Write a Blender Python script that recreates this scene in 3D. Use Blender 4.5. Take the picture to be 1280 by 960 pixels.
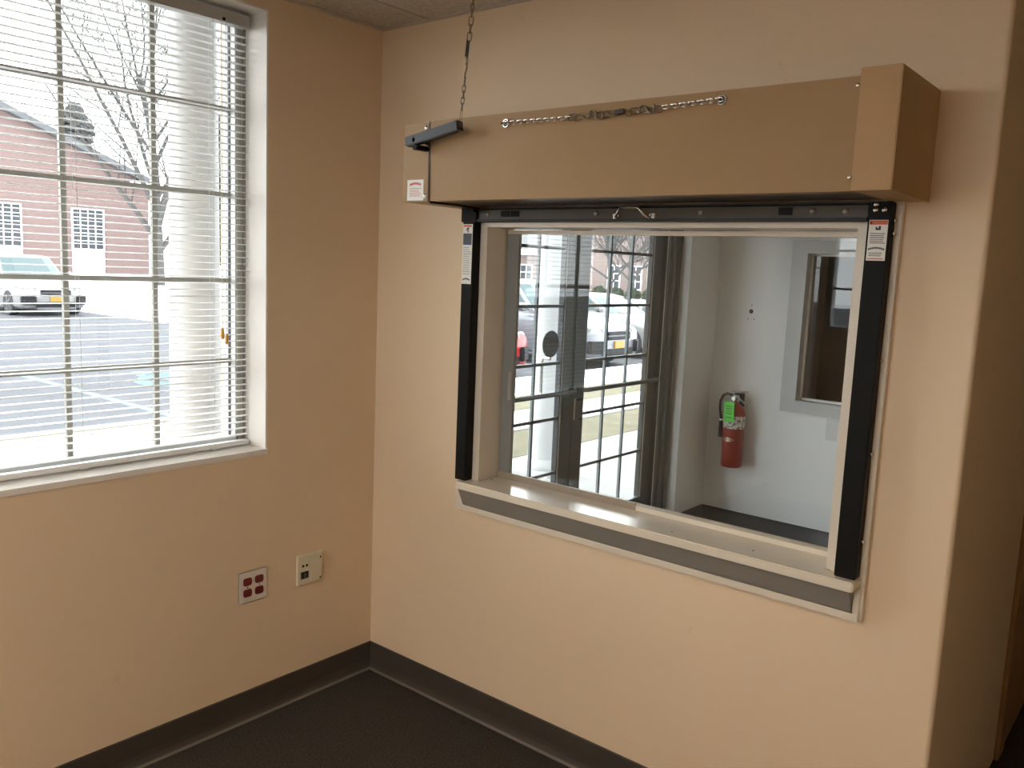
import bpy, bmesh, math, random
from mathutils import Vector, Matrix

for o in list(bpy.data.objects):
    bpy.data.objects.remove(o, do_unlink=True)
scene = bpy.context.scene
col = scene.collection
PI = math.pi

# ------------------------------------------------------------------ camera
cam_d = bpy.data.cameras.new('camera')
cam = bpy.data.objects.new('camera', cam_d)
col.objects.link(cam)
cam.location = (-2.1864, -2.4601, 1.6033)
cam.rotation_euler = (1.43638550, -0.0417527, -0.88027225)
cam_d.sensor_fit = 'HORIZONTAL'
cam_d.sensor_width = 36.0
cam_d.lens = 36.0 * 1070.37 / 1280.0
cam_d.clip_start = 0.02
cam_d.clip_end = 500
scene.camera = cam

# ------------------------------------------------------------------ overcast sky
SKY = 8.6
w = bpy.data.worlds.new('overcast_sky')
scene.world = w
w.use_nodes = True
bg = w.node_tree.nodes['Background']
bg.inputs[0].default_value = (0.96, 0.98, 1.0, 1)
bg.inputs[1].default_value = SKY

scene.view_settings.view_transform = 'Standard'
scene.view_settings.look = 'None'
scene.view_settings.gamma = 1.0
scene.view_settings.use_curve_mapping = False
scene.view_settings.exposure = 0.0

# ------------------------------------------------------------------ materials
MATS = {}
def mat(name, c, rough=0.6, metal=0.0, c2=None, nscale=8.0, bump=0.0, bscale=60.0, spec=0.5, coat=0.0, stretch=None, lo=0.35, hi=0.65):
    if name in MATS:
        return MATS[name]
    m = bpy.data.materials.new(name)
    m.use_nodes = True
    nt = m.node_tree
    b = nt.nodes['Principled BSDF']
    b.inputs['Base Color'].default_value = (*c, 1)
    b.inputs['Roughness'].default_value = rough
    b.inputs['Metallic'].default_value = metal
    b.inputs['Specular IOR Level'].default_value = spec
    b.inputs['Coat Weight'].default_value = coat
    b.inputs['Coat Roughness'].default_value = 0.06
    tc = nt.nodes.new('ShaderNodeTexCoord')
    src = tc.outputs['Object']
    if stretch:
        mp = nt.nodes.new('ShaderNodeMapping')
        mp.inputs['Scale'].default_value = stretch
        nt.links.new(src, mp.inputs['Vector'])
        src = mp.outputs['Vector']
    n = nt.nodes.new('ShaderNodeTexNoise')
    n.inputs['Scale'].default_value = nscale
    n.inputs['Detail'].default_value = 5
    nt.links.new(src, n.inputs['Vector'])
    r = nt.nodes.new('ShaderNodeValToRGB')
    r.color_ramp.elements[0].position = lo
    r.color_ramp.elements[1].position = hi
    if c2 is None:
        c2 = tuple(min(1, k * 0.95) for k in c)
    r.color_ramp.elements[0].color = (*c2, 1)
    r.color_ramp.elements[1].color = (*c, 1)
    nt.links.new(n.outputs['Fac'], r.inputs['Fac'])
    nt.links.new(r.outputs['Color'], b.inputs['Base Color'])
    if bump:
        n2 = nt.nodes.new('ShaderNodeTexNoise')
        n2.inputs['Scale'].default_value = bscale
        n2.inputs['Detail'].default_value = 3
        nt.links.new(src, n2.inputs['Vector'])
        bp = nt.nodes.new('ShaderNodeBump')
        bp.inputs['Strength'].default_value = bump
        bp.inputs['Distance'].default_value = 0.01
        nt.links.new(n2.outputs['Fac'], bp.inputs['Height'])
        nt.links.new(bp.outputs['Normal'], b.inputs['Normal'])
    MATS[name] = m
    return m

def glass(name, tint=(0.97, 0.985, 0.98), boost=1.0):
    m = bpy.data.materials.new(name)
    m.use_nodes = True
    nt = m.node_tree
    nt.nodes.remove(nt.nodes['Principled BSDF'])
    out = nt.nodes['Material Output']
    t = nt.nodes.new('ShaderNodeBsdfTransparent')
    t.inputs[0].default_value = (*tint, 1)
    g = nt.nodes.new('ShaderNodeBsdfGlossy')
    g.inputs['Roughness'].default_value = 0.0
    # Schlick reflectance of a thin pane, the same from both faces
    geo = nt.nodes.new('ShaderNodeNewGeometry')
    dot = nt.nodes.new('ShaderNodeVectorMath'); dot.operation = 'DOT_PRODUCT'
    nt.links.new(geo.outputs['Normal'], dot.inputs[0]); nt.links.new(geo.outputs['Incoming'], dot.inputs[1])
    def math_node(op, a, b):
        n = nt.nodes.new('ShaderNodeMath'); n.operation = op
        for k, v in enumerate((a, b)):
            if v is None: continue
            if isinstance(v, (int, float)): n.inputs[k].default_value = v
            else: nt.links.new(v, n.inputs[k])
        return n.outputs[0]
    ca = math_node('ABSOLUTE', dot.outputs['Value'], None)
    p5 = math_node('POWER', math_node('SUBTRACT', 1.0, ca), 5.0)
    fr = math_node('MULTIPLY', math_node('ADD', math_node('MULTIPLY', p5, 0.96), 0.04), boost)
    class _o: outputs = [fr]
    mul = _o
    mx = nt.nodes.new('ShaderNodeMixShader')
    nt.links.new(mul.outputs[0], mx.inputs[0])
    nt.links.new(t.outputs[0], mx.inputs[1])
    nt.links.new(g.outputs[0], mx.inputs[2])
    nt.links.new(mx.outputs[0], out.inputs['Surface'])
    MATS[name] = m
    return m

def wall_paint(name, c, scuff):
    """painted drywall: fine roller texture, broad faint unevenness, sparse scuff marks"""
    m = mat(name, c, rough=0.62, c2=tuple(k * 0.965 for k in c), nscale=1.6, bump=0.08, bscale=220, spec=0.3)
    nt = m.node_tree
    b = nt.nodes['Principled BSDF']
    base = b.inputs['Base Color'].links[0].from_socket
    tc = [n for n in nt.nodes if n.type == 'TEX_COORD'][0]
    n = nt.nodes.new('ShaderNodeTexNoise')
    n.inputs['Scale'].default_value = 5.5
    n.inputs['Detail'].default_value = 8
    n.inputs['Roughness'].default_value = 0.72
    nt.links.new(tc.outputs['Object'], n.inputs['Vector'])
    r = nt.nodes.new('ShaderNodeValToRGB')
    r.color_ramp.elements[0].position = 0.655
    r.color_ramp.elements[1].position = 0.775
    r.color_ramp.elements[0].color = (0, 0, 0, 1)
    r.color_ramp.elements[1].color = (scuff, scuff, scuff, 1)
    nt.links.new(n.outputs['Fac'], r.inputs['Fac'])
    mx = nt.nodes.new('ShaderNodeMixRGB')
    mx.inputs[2].default_value = (c[0] * 0.45, c[1] * 0.43, c[2] * 0.42, 1)
    nt.links.new(r.outputs['Color'], mx.inputs[0])
    nt.links.new(base, mx.inputs[1])
    nt.links.new(mx.outputs[0], b.inputs['Base Color'])
    return m

M_WALL = wall_paint('cream wall paint', (0.865, 0.675, 0.47), 0.5)
M_LOBBY = wall_paint('white lobby paint', (0.82, 0.84, 0.855), 0.3)
M_REVEAL = mat('painted window reveal', (0.90, 0.85, 0.79), 0.5)
M_CEIL = mat('acoustic ceiling tile', (0.66, 0.60, 0.52), 0.9, c2=(0.52, 0.47, 0.40), nscale=90, bump=0.3, bscale=160)
M_GRID = mat('ceiling grid paint', (0.60, 0.54, 0.46), 0.5)
M_CARPET = mat('dark carpet', (0.085, 0.076, 0.066), 1.0, c2=(0.048, 0.043, 0.038), nscale=140, bump=0.6, bscale=240, spec=0.1)
M_BASE = mat('brown vinyl baseboard', (0.068, 0.056, 0.046), 0.45)
M_LFLOOR = mat('grey lobby tile', (0.060, 0.063, 0.068), 0.5)
M_TRIM = mat('cream trim paint', (0.80, 0.71, 0.585), 0.4)
M_LEDGE = mat('glossy ledge paint', (0.82, 0.73, 0.60), 0.19, spec=0.6)
M_APRON = mat('shaded grey apron paint', (0.28, 0.255, 0.22), 0.5)  # grey paint with the shade under the ledge mixed into its colour
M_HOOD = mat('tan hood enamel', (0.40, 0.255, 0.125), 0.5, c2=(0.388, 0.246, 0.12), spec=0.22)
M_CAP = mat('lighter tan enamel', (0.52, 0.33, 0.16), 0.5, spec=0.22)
M_BLACK = mat('black anodised metal', (0.009, 0.008, 0.007), 0.55, spec=0.14)
M_BRONZE = mat('dark bronze bar', (0.095, 0.076, 0.058), 0.4, spec=0.25)
M_LEVER = mat('black lever steel', (0.030, 0.032, 0.034), 0.5)
M_STEEL = mat('zinc plated steel', (0.66, 0.64, 0.60), 0.25, metal=1.0)
M_DSTEEL = mat('dull brass chain', (0.30, 0.25, 0.18), 0.4, metal=0.8)
M_ALU = mat('grey aluminium', (0.30, 0.31, 0.30), 0.4, metal=0.2)
M_WINFRAME = mat('grey white window frame', (0.62, 0.63, 0.61), 0.4)
M_MUNTIN = mat('grey muntin', (0.36, 0.345, 0.30), 0.45)
M_GASKET = mat('dark gasket', (0.03, 0.032, 0.035), 0.6)
M_SLAT = mat('white blind slat', (0.92, 0.925, 0.92), 0.35)
M_RAIL = mat('shaded blind headrail', (0.50, 0.49, 0.46), 0.4)  # grey holds the shade that lies on the headrail
M_CORD = mat('white cord', (0.75, 0.75, 0.72), 0.8)
M_TASSEL = mat('amber tassel', (0.80, 0.42, 0.06), 0.35)
M_WPLATE = mat('white wall plate', (0.80, 0.74, 0.66), 0.35)
M_IPLATE = mat('ivory wall plate', (0.82, 0.74, 0.56), 0.4)
M_REDREC = mat('red receptacle', (0.20, 0.022, 0.016), 0.4)
M_PAPER = mat('white sticker', (0.85, 0.82, 0.76), 0.5)
M_PRINTR = mat('red print', (0.60, 0.06, 0.04), 0.5)
M_PRINTO = mat('orange print', (0.72, 0.13, 0.03), 0.5)
M_PRINTK = mat('black print', (0.03, 0.03, 0.03), 0.5)
M_PRINTB = mat('blue print', (0.04, 0.06, 0.22), 0.5)
M_PRINTG = mat('slate print', (0.05, 0.06, 0.07), 0.5)
M_PRINTL = mat('pale print', (0.42, 0.38, 0.34), 0.5)
M_PRINTLR = mat('pale red print', (0.72, 0.28, 0.22), 0.5)
M_DOORF = mat('grey door frame', (0.15, 0.178, 0.185), 0.45)
M_DMUNTIN = mat('slate door muntin', (0.16, 0.185, 0.19), 0.45)
M_FRAMEG = mat('grey hollow metal frame', (0.53, 0.545, 0.55), 0.4)
M_EXTRED = mat('extinguisher red', (0.27, 0.020, 0.018), 0.35)
M_GREEN = mat('green tag', (0.10, 0.80, 0.06), 0.5)
M_RUBBER = mat('black rubber', (0.015, 0.015, 0.015), 0.6)
M_COLUMN = mat('white column paint', (0.44, 0.445, 0.45), 0.5)
M_CONC = mat('pale concrete walk', (0.30, 0.30, 0.29), 0.9, c2=(0.26, 0.255, 0.245), nscale=3, bump=0.2)
M_ASPH = mat('wet asphalt', (0.088, 0.092, 0.100), 0.95, c2=(0.077, 0.081, 0.089), nscale=2.0, spec=0.05, bump=0.3, bscale=40)
M_SNOW = mat('snow', (0.85, 0.87, 0.90), 0.9, c2=(0.78, 0.80, 0.84), nscale=1.2, bump=0.5, bscale=4)
M_LAWN = mat('dormant lawn', (0.125, 0.112, 0.070), 1.0, c2=(0.085, 0.078, 0.045), nscale=6, bump=0.8, bscale=50)
M_LINE = mat('pale blue lot paint', (0.09, 0.145, 0.165), 0.8)
M_BARK = mat('grey bark', (0.055, 0.052, 0.049), 0.95, c2=(0.042, 0.039, 0.038), nscale=20)
M_EVER = mat('evergreen needles', (0.045, 0.05, 0.053), 0.95)
M_SHRUB = mat('shrub leaves', (0.022, 0.034, 0.018), 0.9)
M_ROOF = mat('slate roof', (0.09, 0.095, 0.10), 0.8)
M_BWHITE = mat('building white trim', (0.82, 0.83, 0.82), 0.6)
M_BGLASS = mat('building window glass', (0.045, 0.05, 0.056), 0.3, spec=0.15)
M_TIRE = mat('tire rubber', (0.02, 0.02, 0.022), 0.8)
M_CGLASS = mat('car glass', (0.035, 0.062, 0.066), 0.08, spec=0.35)
M_CDARK = mat('car black trim', (0.012, 0.012, 0.014), 0.6, spec=0.15)
M_PLATE = mat('amber licence plate', (0.30, 0.14, 0.012), 0.5)
M_LAMP = mat('car lamp lens', (0.10, 0.105, 0.115), 0.2, spec=0.4)
M_TAPE = mat('translucent tape', (0.74, 0.755, 0.765), 0.2)
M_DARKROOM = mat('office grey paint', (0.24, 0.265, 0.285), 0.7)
G_WIN = glass('clear window glass')
G_HATCH = glass('sliding window glass', (0.975, 0.985, 0.98), 0.75)
G_FAR = glass('office window glass', (0.95, 0.96, 0.96), 0.6)

def brick_mat():
    m = bpy.data.materials.new('red brick wall')
    m.use_nodes = True
    nt = m.node_tree
    b = nt.nodes['Principled BSDF']
    b.inputs['Roughness'].default_value = 0.9
    tc = nt.nodes.new('ShaderNodeTexCoord')
    mp = nt.nodes.new('ShaderNodeMapping')
    mp.inputs['Rotation'].default_value = (PI / 2, 0, 0)
    br = nt.nodes.new('ShaderNodeTexBrick')
    br.inputs['Color1'].default_value = (0.150, 0.092, 0.083, 1)
    br.inputs['Color2'].default_value = (0.118, 0.077, 0.071, 1)
    br.inputs['Mortar'].default_value = (0.16, 0.135, 0.125, 1)
    br.inputs['Scale'].default_value = 4.0
    nt.links.new(tc.outputs['Object'], mp.inputs['Vector'])
    nt.links.new(mp.outputs['Vector'], br.inputs['Vector'])
    nt.links.new(br.outputs['Color'], b.inputs['Base Color'])
    return m
M_BRICK = brick_mat()

# ------------------------------------------------------------------ mesh helpers
class MB:
    def __init__(s):
        s.v = []; s.f = []
    def box(s, x0, x1, y0, y1, z0, z1):
        if x0 > x1: x0, x1 = x1, x0
        if y0 > y1: y0, y1 = y1, y0
        if z0 > z1: z0, z1 = z1, z0
        n = len(s.v)
        s.v += [(x0, y0, z0), (x1, y0, z0), (x1, y1, z0), (x0, y1, z0), (x0, y0, z1), (x1, y0, z1), (x1, y1, z1), (x0, y1, z1)]
        s.f += [tuple(n + k for k in q) for q in ((0, 3, 2, 1), (4, 5, 6, 7), (0, 1, 5, 4), (1, 2, 6, 5), (2, 3, 7, 6), (3, 0, 4, 7))]
        return s
    def obox(s, c, ax, ay, az):
        """oriented box: centre and three half-axis vectors"""
        c, ax, ay, az = map(Vector, (c, ax, ay, az))
        n = len(s.v)
        for k in (-1, 1):
            for i, j in ((-1, -1), (1, -1), (1, 1), (-1, 1)):
                s.v.append(tuple(c + ax * i + ay * j + az * k))
        s.f += [tuple(n + k for k in q) for q in ((0, 3, 2, 1), (4, 5, 6, 7), (0, 1, 5, 4), (1, 2, 6, 5), (2, 3, 7, 6), (3, 0, 4, 7))]
        return s
    def tube(s, pts, r, seg=8, closed=False, caps=True):
        pts = [Vector(p) for p in pts]
        N = len(pts)
        rs = r if isinstance(r, (list, tuple)) else [r] * N
        rings = []
        up = None
        for i, p in enumerate(pts):
            if closed:
                d = pts[(i + 1) % N] - pts[i - 1]
            else:
                d = pts[min(i + 1, N - 1)] - pts[max(i - 1, 0)]
            d.normalize()
            if up is None:
                up = Vector((0, 0, 1)) if abs(d.z) < 0.9 else Vector((1, 0, 0))
            a = d.cross(up)
            if a.length < 1e-6:
                a = d.cross(Vector((0.3, 0.8, 0.5)))
            a.normalize()
            b = a.cross(d).normalized()
            up = b
            n = len(s.v)
            for k in range(seg):
                t = 2 * PI * k / seg
                s.v.append(tuple(p + a * math.cos(t) * rs[i] + b * math.sin(t) * rs[i]))
            rings.append(n)
        for i in range(N if closed else N - 1):
            A = rings[i]; B = rings[(i + 1) % N]
            for k in range(seg):
                k2 = (k + 1) % seg
                s.f.append((A + k, A + k2, B + k2, B + k))
        if not closed and caps:
            s.f.append(tuple(rings[0] + k for k in range(seg))[::-1])
            s.f.append(tuple(rings[-1] + k for k in range(seg)))
        return s
    def cyl(s, a, b, r, seg=16):
        return s.tube([a, b], r, seg)
    def lathe(s, prof, c=(0, 0, 0), seg=24, axis='z'):
        """profile of (radius, height) spun round an axis through c"""
        n = len(s.v)
        for (r, h) in prof:
            for k in range(seg):
                t = 2 * PI * k / seg
                u, v_ = r * math.cos(t), r * math.sin(t)
                p = {'z': (u, v_, h), 'y': (u, h, v_), 'x': (h, u, v_)}[axis]
                s.v.append((c[0] + p[0], c[1] + p[1], c[2] + p[2]))
        for i in range(len(prof) - 1):
            for k in range(seg):
                k2 = (k + 1) % seg
                A = n + i * seg; B = A + seg
                s.f.append((A + k, A + k2, B + k2, B + k))
        s.f.append(tuple(n + k for k in range(seg))[::-1])
        L = n + (len(prof) - 1) * seg
        s.f.append(tuple(L + k for k in range(seg)))
        return s
    def prism(s, poly, a, b, axis):
        """extrude a 2D polygon from a to b; axis x: poly=(y,z); y: (x,z); z: (x,y)"""
        n = len(s.v); N = len(poly)
        for h in (a, b):
            for (u, v_) in poly:
                s.v.append({'x': (h, u, v_), 'y': (u, h, v_), 'z': (u, v_, h)}[axis])
        s.f.append(tuple(n + k for k in range(N))[::-1])
        s.f.append(tuple(n + N + k for k in range(N)))
        for k in range(N):
            k2 = (k + 1) % N
            s.f.append((n + k, n + k2, n + N + k2, n + N + k))
        return s
    def loft(s, rings, caps=True):
        n0 = len(s.v); N = len(rings[0])
        for r in rings:
            s.v += [tuple(p) for p in r]
        for i in range(len(rings) - 1):
            for k in range(N):
                k2 = (k + 1) % N
                A = n0 + i * N; B = A + N
                s.f.append((A + k, A + k2, B + k2, B + k))
        if caps:
            s.f.append(tuple(n0 + k for k in range(N))[::-1])
            s.f.append(tuple(n0 + (len(rings) - 1) * N + k for k in range(N)))
        return s
    def mesh(s, name, m=None, smooth=False, bevel=0.0):
        me = bpy.data.meshes.new(name)
        me.from_pydata(s.v, [], s.f)
        bm = bmesh.new(); bm.from_mesh(me)
        bmesh.ops.recalc_face_normals(bm, faces=bm.faces)
        if bevel:
            es = [e for e in bm.edges if len(e.link_faces) == 2 and e.calc_face_angle(0) > 0.6]
            bmesh.ops.bevel(bm, geom=es, offset=bevel, segments=2, affect='EDGES', clamp_overlap=True)
        bm.to_mesh(me); bm.free()
        if m: me.materials.append(m)
        if smooth:
            me.polygons.foreach_set('use_smooth', [True] * len(me.polygons))
            try:
                me.set_sharp_from_angle(angle=0.7)
            except Exception:
                pass
        return me
    def build(s, name, m, parent=None, smooth=False, bevel=0.0):
        return link(name, s.mesh(name, m, smooth, bevel), parent)

def link(name, me, parent=None, loc=None, rot=None):
    o = bpy.data.objects.new(name, me)
    col.objects.link(o)
    if parent is not None:
        o.parent = parent
        if me is not None and loc is None and parent.type == 'EMPTY':
            # meshes are written in world space; express them in the parent's frame
            o.matrix_parent_inverse = Matrix.Translation(parent.location).inverted()
    if loc is not None: o.location = loc
    if rot is not None: o.rotation_euler = rot
    return o

def tag(o, label=None, cat=None, group=None, kind=None):
    if label: o['label'] = label
    if cat: o['category'] = cat
    if group: o['group'] = group
    if kind: o['kind'] = kind
    return o
def empty(name, loc, label=None, cat=None, group=None, kind=None):
    e = bpy.data.objects.new(name, None)
    e.empty_display_size = 0.1
    col.objects.link(e)
    e.location = loc
    return tag(e, label, cat, group, kind)
def struct(name, mb, m, label, cat, smooth=False, bevel=0.0):
    return tag(mb.build(name, m, None, smooth, bevel), label, cat, kind='structure')
def copy_tree(o, parent=None):
    c = o.copy(); col.objects.link(c)
    if parent is not None:
        c.parent = parent
        c.matrix_parent_inverse = o.matrix_parent_inverse.copy()
    for ch in list(o.children):
        copy_tree(ch, c)
    return c

# ================================================================== ROOM SHELL
H = 2.44
# window wall, with the window opening
WX0, WX1, WZ0, WZ1 = -1.665, -0.485, 0.95, 2.392
mb = MB()
mb.box(-3.7, WX0, 0, 0.28, 0, 2.75).box(WX1, 0.12, 0, 0.28, 0, 2.75)
mb.box(WX0, WX1, 0, 0.28, 0, WZ0).box(WX0, WX1, 0, 0.28, WZ1, 2.75)
struct('wall_back', mb, M_WALL, 'cream painted wall that holds the blind-covered window', 'wall')
# reveal lining (painted board round the opening)
mb = MB()
mb.box(WX1 - 0.006, WX1, 0.001, 0.13, WZ0, WZ1).box(WX0, WX0 + 0.006, 0.001, 0.13, WZ0, WZ1)
mb.box(WX0, WX1, -0.004, 0.13, WZ0 - 0.012, WZ0 + 0.006).box(WX0, WX1, 0.001, 0.13, WZ1 - 0.006, WZ1)
struct('trim_1', mb, M_REVEAL, 'pale painted reveal and sill lining the blind-covered window', 'window reveal')

# hatch wall with service opening, outside corner rounded at its end
HY0, HY1, HZ0, HZ1 = -1.757, -0.558, 0.866, 1.735
mb = MB()
mb.box(0, 0.12, HY1 + 0.012, 0, 0, 2.75)
r = 0.012
poly = [(0.12, HY0 - 0.012), (0, HY0 - 0.012)]
for k in range(13):
    t = PI + k * (PI / 2) / 12
    poly.append((r + r * math.cos(t), -2.04 + r + r * math.sin(t)))
poly += [(0.12, -2.04)]
mb.prism(poly, 0, 2.75, 'z')
mb.box(0, 0.12, HY0 - 0.012, HY1 + 0.012, 0, 0.845).box(0, 0.12, HY0 - 0.012, HY1 + 0.012, HZ1 + 0.012, 2.75)
struct('wall_right', mb, M_WALL, 'cream painted wall with the service window and rolling shutter', 'wall')

# the short hallway past the outside corner, and the rest of the room behind the camera
mb = MB().box(0.12, 4.1, -2.04, -1.94, 0, 2.75)
struct('wall_hall', mb, M_WALL, 'shaded hallway wall turning away at the right edge', 'wall')
LY0, LY1, LZ0 = -1.98, -0.30, 1.25
mb = MB().box(-3.82, -3.7, -3.72, LY0, 0, 2.75).box(-3.82, -3.7, LY1, 0.28, 0, 2.75).box(-3.82, -3.7, LY0, LY1, 0, LZ0).box(-3.82, -3.7, LY0, LY1, WZ1, 2.75)
struct('wall_left', mb, M_WALL, 'cream wall opposite the service window', 'wall')
struct('wall_front', MB().box(-3.7, 4.1, -3.72, -3.6, 0, 2.75), M_WALL, 'cream wall opposite the blind-covered window', 'wall')
struct('wall_hall_end', MB().box(4.1, 4.2, -3.72, -1.94, 0, 2.75), M_WALL, 'cream wall closing the hallway end', 'wall')
# steel door frame set on the hallway wall
mb = MB().box(1.02, 1.12, -2.056, -2.04, 0, 2.12).box(1.02, 2.1, -2.056, -2.04, 2.02, 2.12).box(2.0, 2.1, -2.056, -2.04, 0, 2.12)
struct('trim_2', mb, M_HOOD, 'tan metal door frame edge on the shaded hallway wall', 'door frame', bevel=0.004)
mb = MB().box(1.12, 2.0, -2.048, -2.04, 0, 2.02)
struct('door_3', mb, M_HOOD, 'tan flush door in the hallway wall at right edge', 'door')

floor = struct('floor', MB().box(-3.7, 4.1, -3.6, 0, -0.06, 0), M_CARPET, 'dark grey-brown carpet of the small office', 'floor')

# ceiling: backing slab, hung grid and separate tiles
ceil = struct('ceiling', MB().box(-3.82, 4.2, -3.72, 0.28, 2.75, 2.85), M_GRID, 'suspended acoustic tile ceiling of the office', 'ceiling')
ADDED_TROFFERS = {(2, 3): 'added unseen ceiling light panel above the office'}  # assumed fixture out of view, added because daylight left the office too dim
LIGHT = 26.0
def added_troffer(x0, x1, y0, y1):
    """added, unseen ceiling fixture: steel frame and glowing prismatic lens (the lens gives the light)"""
    e = empty('added_ceiling_light', ((x0 + x1) / 2, (y0 + y1) / 2, H), ADDED_TROFFERS[(i, j)], 'added ceiling light')
    mb = MB()
    t = 0.025
    mb.box(x0, x0 + t, y0, y1, H - 0.002, H + 0.02).box(x1 - t, x1, y0, y1, H - 0.002, H + 0.02).box(x0 + t, x1 - t, y0, y0 + t, H - 0.002, H + 0.02).box(x0 + t, x1 - t, y1 - t, y1, H - 0.002, H + 0.02)
    mb.build('frame', M_GRID, e)
    MB().box(x0, x1, y0, y1, H + 0.10, H + 0.15).box(x0, x0 + 0.01, y0, y1, H + 0.02, H + 0.10).box(x1 - 0.01, x1, y0, y1, H + 0.02, H + 0.10).box(x0, x1, y0, y0 + 0.01, H + 0.02, H + 0.10).box(x0, x1, y1 - 0.01, y1, H + 0.02, H + 0.10).build('housing', M_GRID, e)
    m = MATS.get('lamp lens')
    if m is None:
        m = mat('lamp lens', (0.9, 0.88, 0.8), 0.4)
        b = m.node_tree.nodes['Principled BSDF']
        b.inputs['Emission Color'].default_value = (1.0, 0.79, 0.58, 1)
        b.inputs['Emission Strength'].default_value = LIGHT
    MB().box(x0 + t, x1 - t, y0 + t, y1 - t, H + 0.090, H + 0.094).build('lens', m, e)
    ml_ = mat('louver blade', (0.55, 0.53, 0.48), 0.4)  # blades added to keep this lamp's light off the upper walls
    for k in range(0, 7):
        x = x0 + t + (x1 - x0 - 2 * t) * k / 6
        MB().box(x - 0.001, x + 0.001, y0 + t, y1 - t, H - 0.001, H + 0.084).build('louver_blade', ml_, e)
    for k in range(0, 4):
        y = y0 + t + (y1 - y0 - 2 * t) * k / 3
        MB().box(x0 + t, x1 - t, y - 0.001, y + 0.001, H - 0.001, H + 0.084).build('louver_blade', ml_, e)
xs = [0, -0.95, -2.17, -3.39, -3.7]
ys = [0, -0.24, -0.85, -1.46, -2.07, -2.68, -3.29, -3.6]
for i in range(len(xs) - 1):
    for j in range(len(ys) - 1):
        g = 0.011
        if (i, j) in ADDED_TROFFERS:
            added_troffer(xs[i + 1] + g, xs[i] - g, ys[j + 1] + g, ys[j] - g)
            continue
        o = MB().box(xs[i + 1] + g, xs[i] - g, ys[j + 1] + g, ys[j] - g, H - 0.001, H + 0.015).build('ceiling_tile', M_CEIL, None, bevel=0.003)
        o.parent = ceil
for x in xs[1:-1]:
    MB().box(x - 0.012, x + 0.012, -3.6, 0, H - 0.006, H + 0.02).build('grid_bar', M_GRID, ceil)
for y in ys[1:-1]:
    MB().box(-3.7, 0, y - 0.012, y + 0.012, H - 0.005, H + 0.02).build('grid_bar', M_GRID, ceil)
for b in ((-3.7, 0, -0.022, 0), (-0.022, 0, -2.04, -0.022), (-3.7, 0, -3.6, -3.578), (-3.7, -3.678, -3.6, 0)):
    MB().box(*b, H - 0.006, H + 0.004).build('wall_angle', M_GRID, ceil)
MB().box(0, 4.1, -3.6, -2.04, H, H + 0.03).build('hall_ceiling_panel', M_CEIL, ceil)

# vinyl cove baseboards (profile with a flared toe)
BH = 0.107
prof = [(0, 0), (0.017, 0), (0.017, 0.004), (0.010, 0.011), (0.006, 0.022), (0.004, 0.040), (0.004, BH - 0.004), (0.002, BH), (0, BH)]
o = MB().prism([(-d, z) for d, z in prof], -3.7, 0.0, 'x')
bb1 = struct('baseboard_back', o, M_BASE, 'dark vinyl baseboard under the window wall', 'baseboard')
o = MB().prism([(-d, z) for d, z in prof], -2.04, 0.0, 'y')
bb2 = struct('baseboard_right', o, M_BASE, 'dark vinyl baseboard under the service window wall', 'baseboard')

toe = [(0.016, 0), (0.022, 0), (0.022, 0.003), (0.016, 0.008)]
M_TOE = mat('vinyl toe highlight', (0.19, 0.165, 0.14), 0.4)  # lighter strip paints the light that the toe edge catches
MB().prism([(-d, z) for d, z in toe], -3.7, 0.0, 'x').build('toe_highlight', M_TOE, bb1)
MB().prism([(-d, z) for d, z in toe], -2.04, 0.0, 'y').build('toe_highlight', M_TOE, bb2)

# ================================================================== ROOM WINDOW
wn = empty('window_1', (-1.07, 0.16, WZ0), 'tall multi-pane window behind white venetian blind', 'window', kind='structure')
FX0, FX1, FZ0, FZ1 = -1.617, -0.528, 0.985, 2.362
mb = MB()
for (x0, x1) in ((WX0, FX0), (FX1, WX1)):
    mb.box(x0, x1, 0.125, 0.20, WZ0, WZ1)
mb.box(FX0, FX1, 0.125, 0.20, WZ0, FZ0).box(FX0, FX1, 0.125, 0.20, FZ1, WZ1)
mb.build('window_frame', M_WINFRAME, wn)
mb = MB()
mb.box(FX1 + 0.005, FX1 + 0.022, 0.119, 0.125, WZ0, WZ1).box(FX1 + 0.029, FX1 + 0.040, 0.119, 0.125, WZ0, WZ1).box(WX0 + 0.014, WX0 + 0.026, 0.119, 0.125, WZ0, WZ1)
mb.build('frame_bead', M_MUNTIN, wn)
mb = MB().box(FX1 - 0.003, FX1, 0.153, 0.164, FZ0, FZ1).box(FX0, FX0 + 0.003, 0.153, 0.164, FZ0, FZ1)
mb.build('gasket', M_GASKET, wn)
vx = [-0.528, -0.795, -1.070, -1.345, -1.617]
hz = [0.985, 1.248, 1.521, 1.806, 2.085, 2.362]
for x in vx[1:-1]:
    MB().box(x - 0.008, x + 0.008, 0.153, 0.167, FZ0, FZ1).build('muntin', M_MUNTIN, wn)
for z in hz[1:-1]:
    MB().box(FX0, FX1, 0.151, 0.169, z - 0.008, z + 0.008).build('muntin', M_MUNTIN, wn)
for i in range(4):
    for j in range(5):
        MB().box(vx[i + 1] + 0.007, vx[i] - 0.007, 0.158, 0.161, hz[j] + 0.007, hz[j + 1] - 0.007).build('pane', G_WIN, wn)

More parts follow.
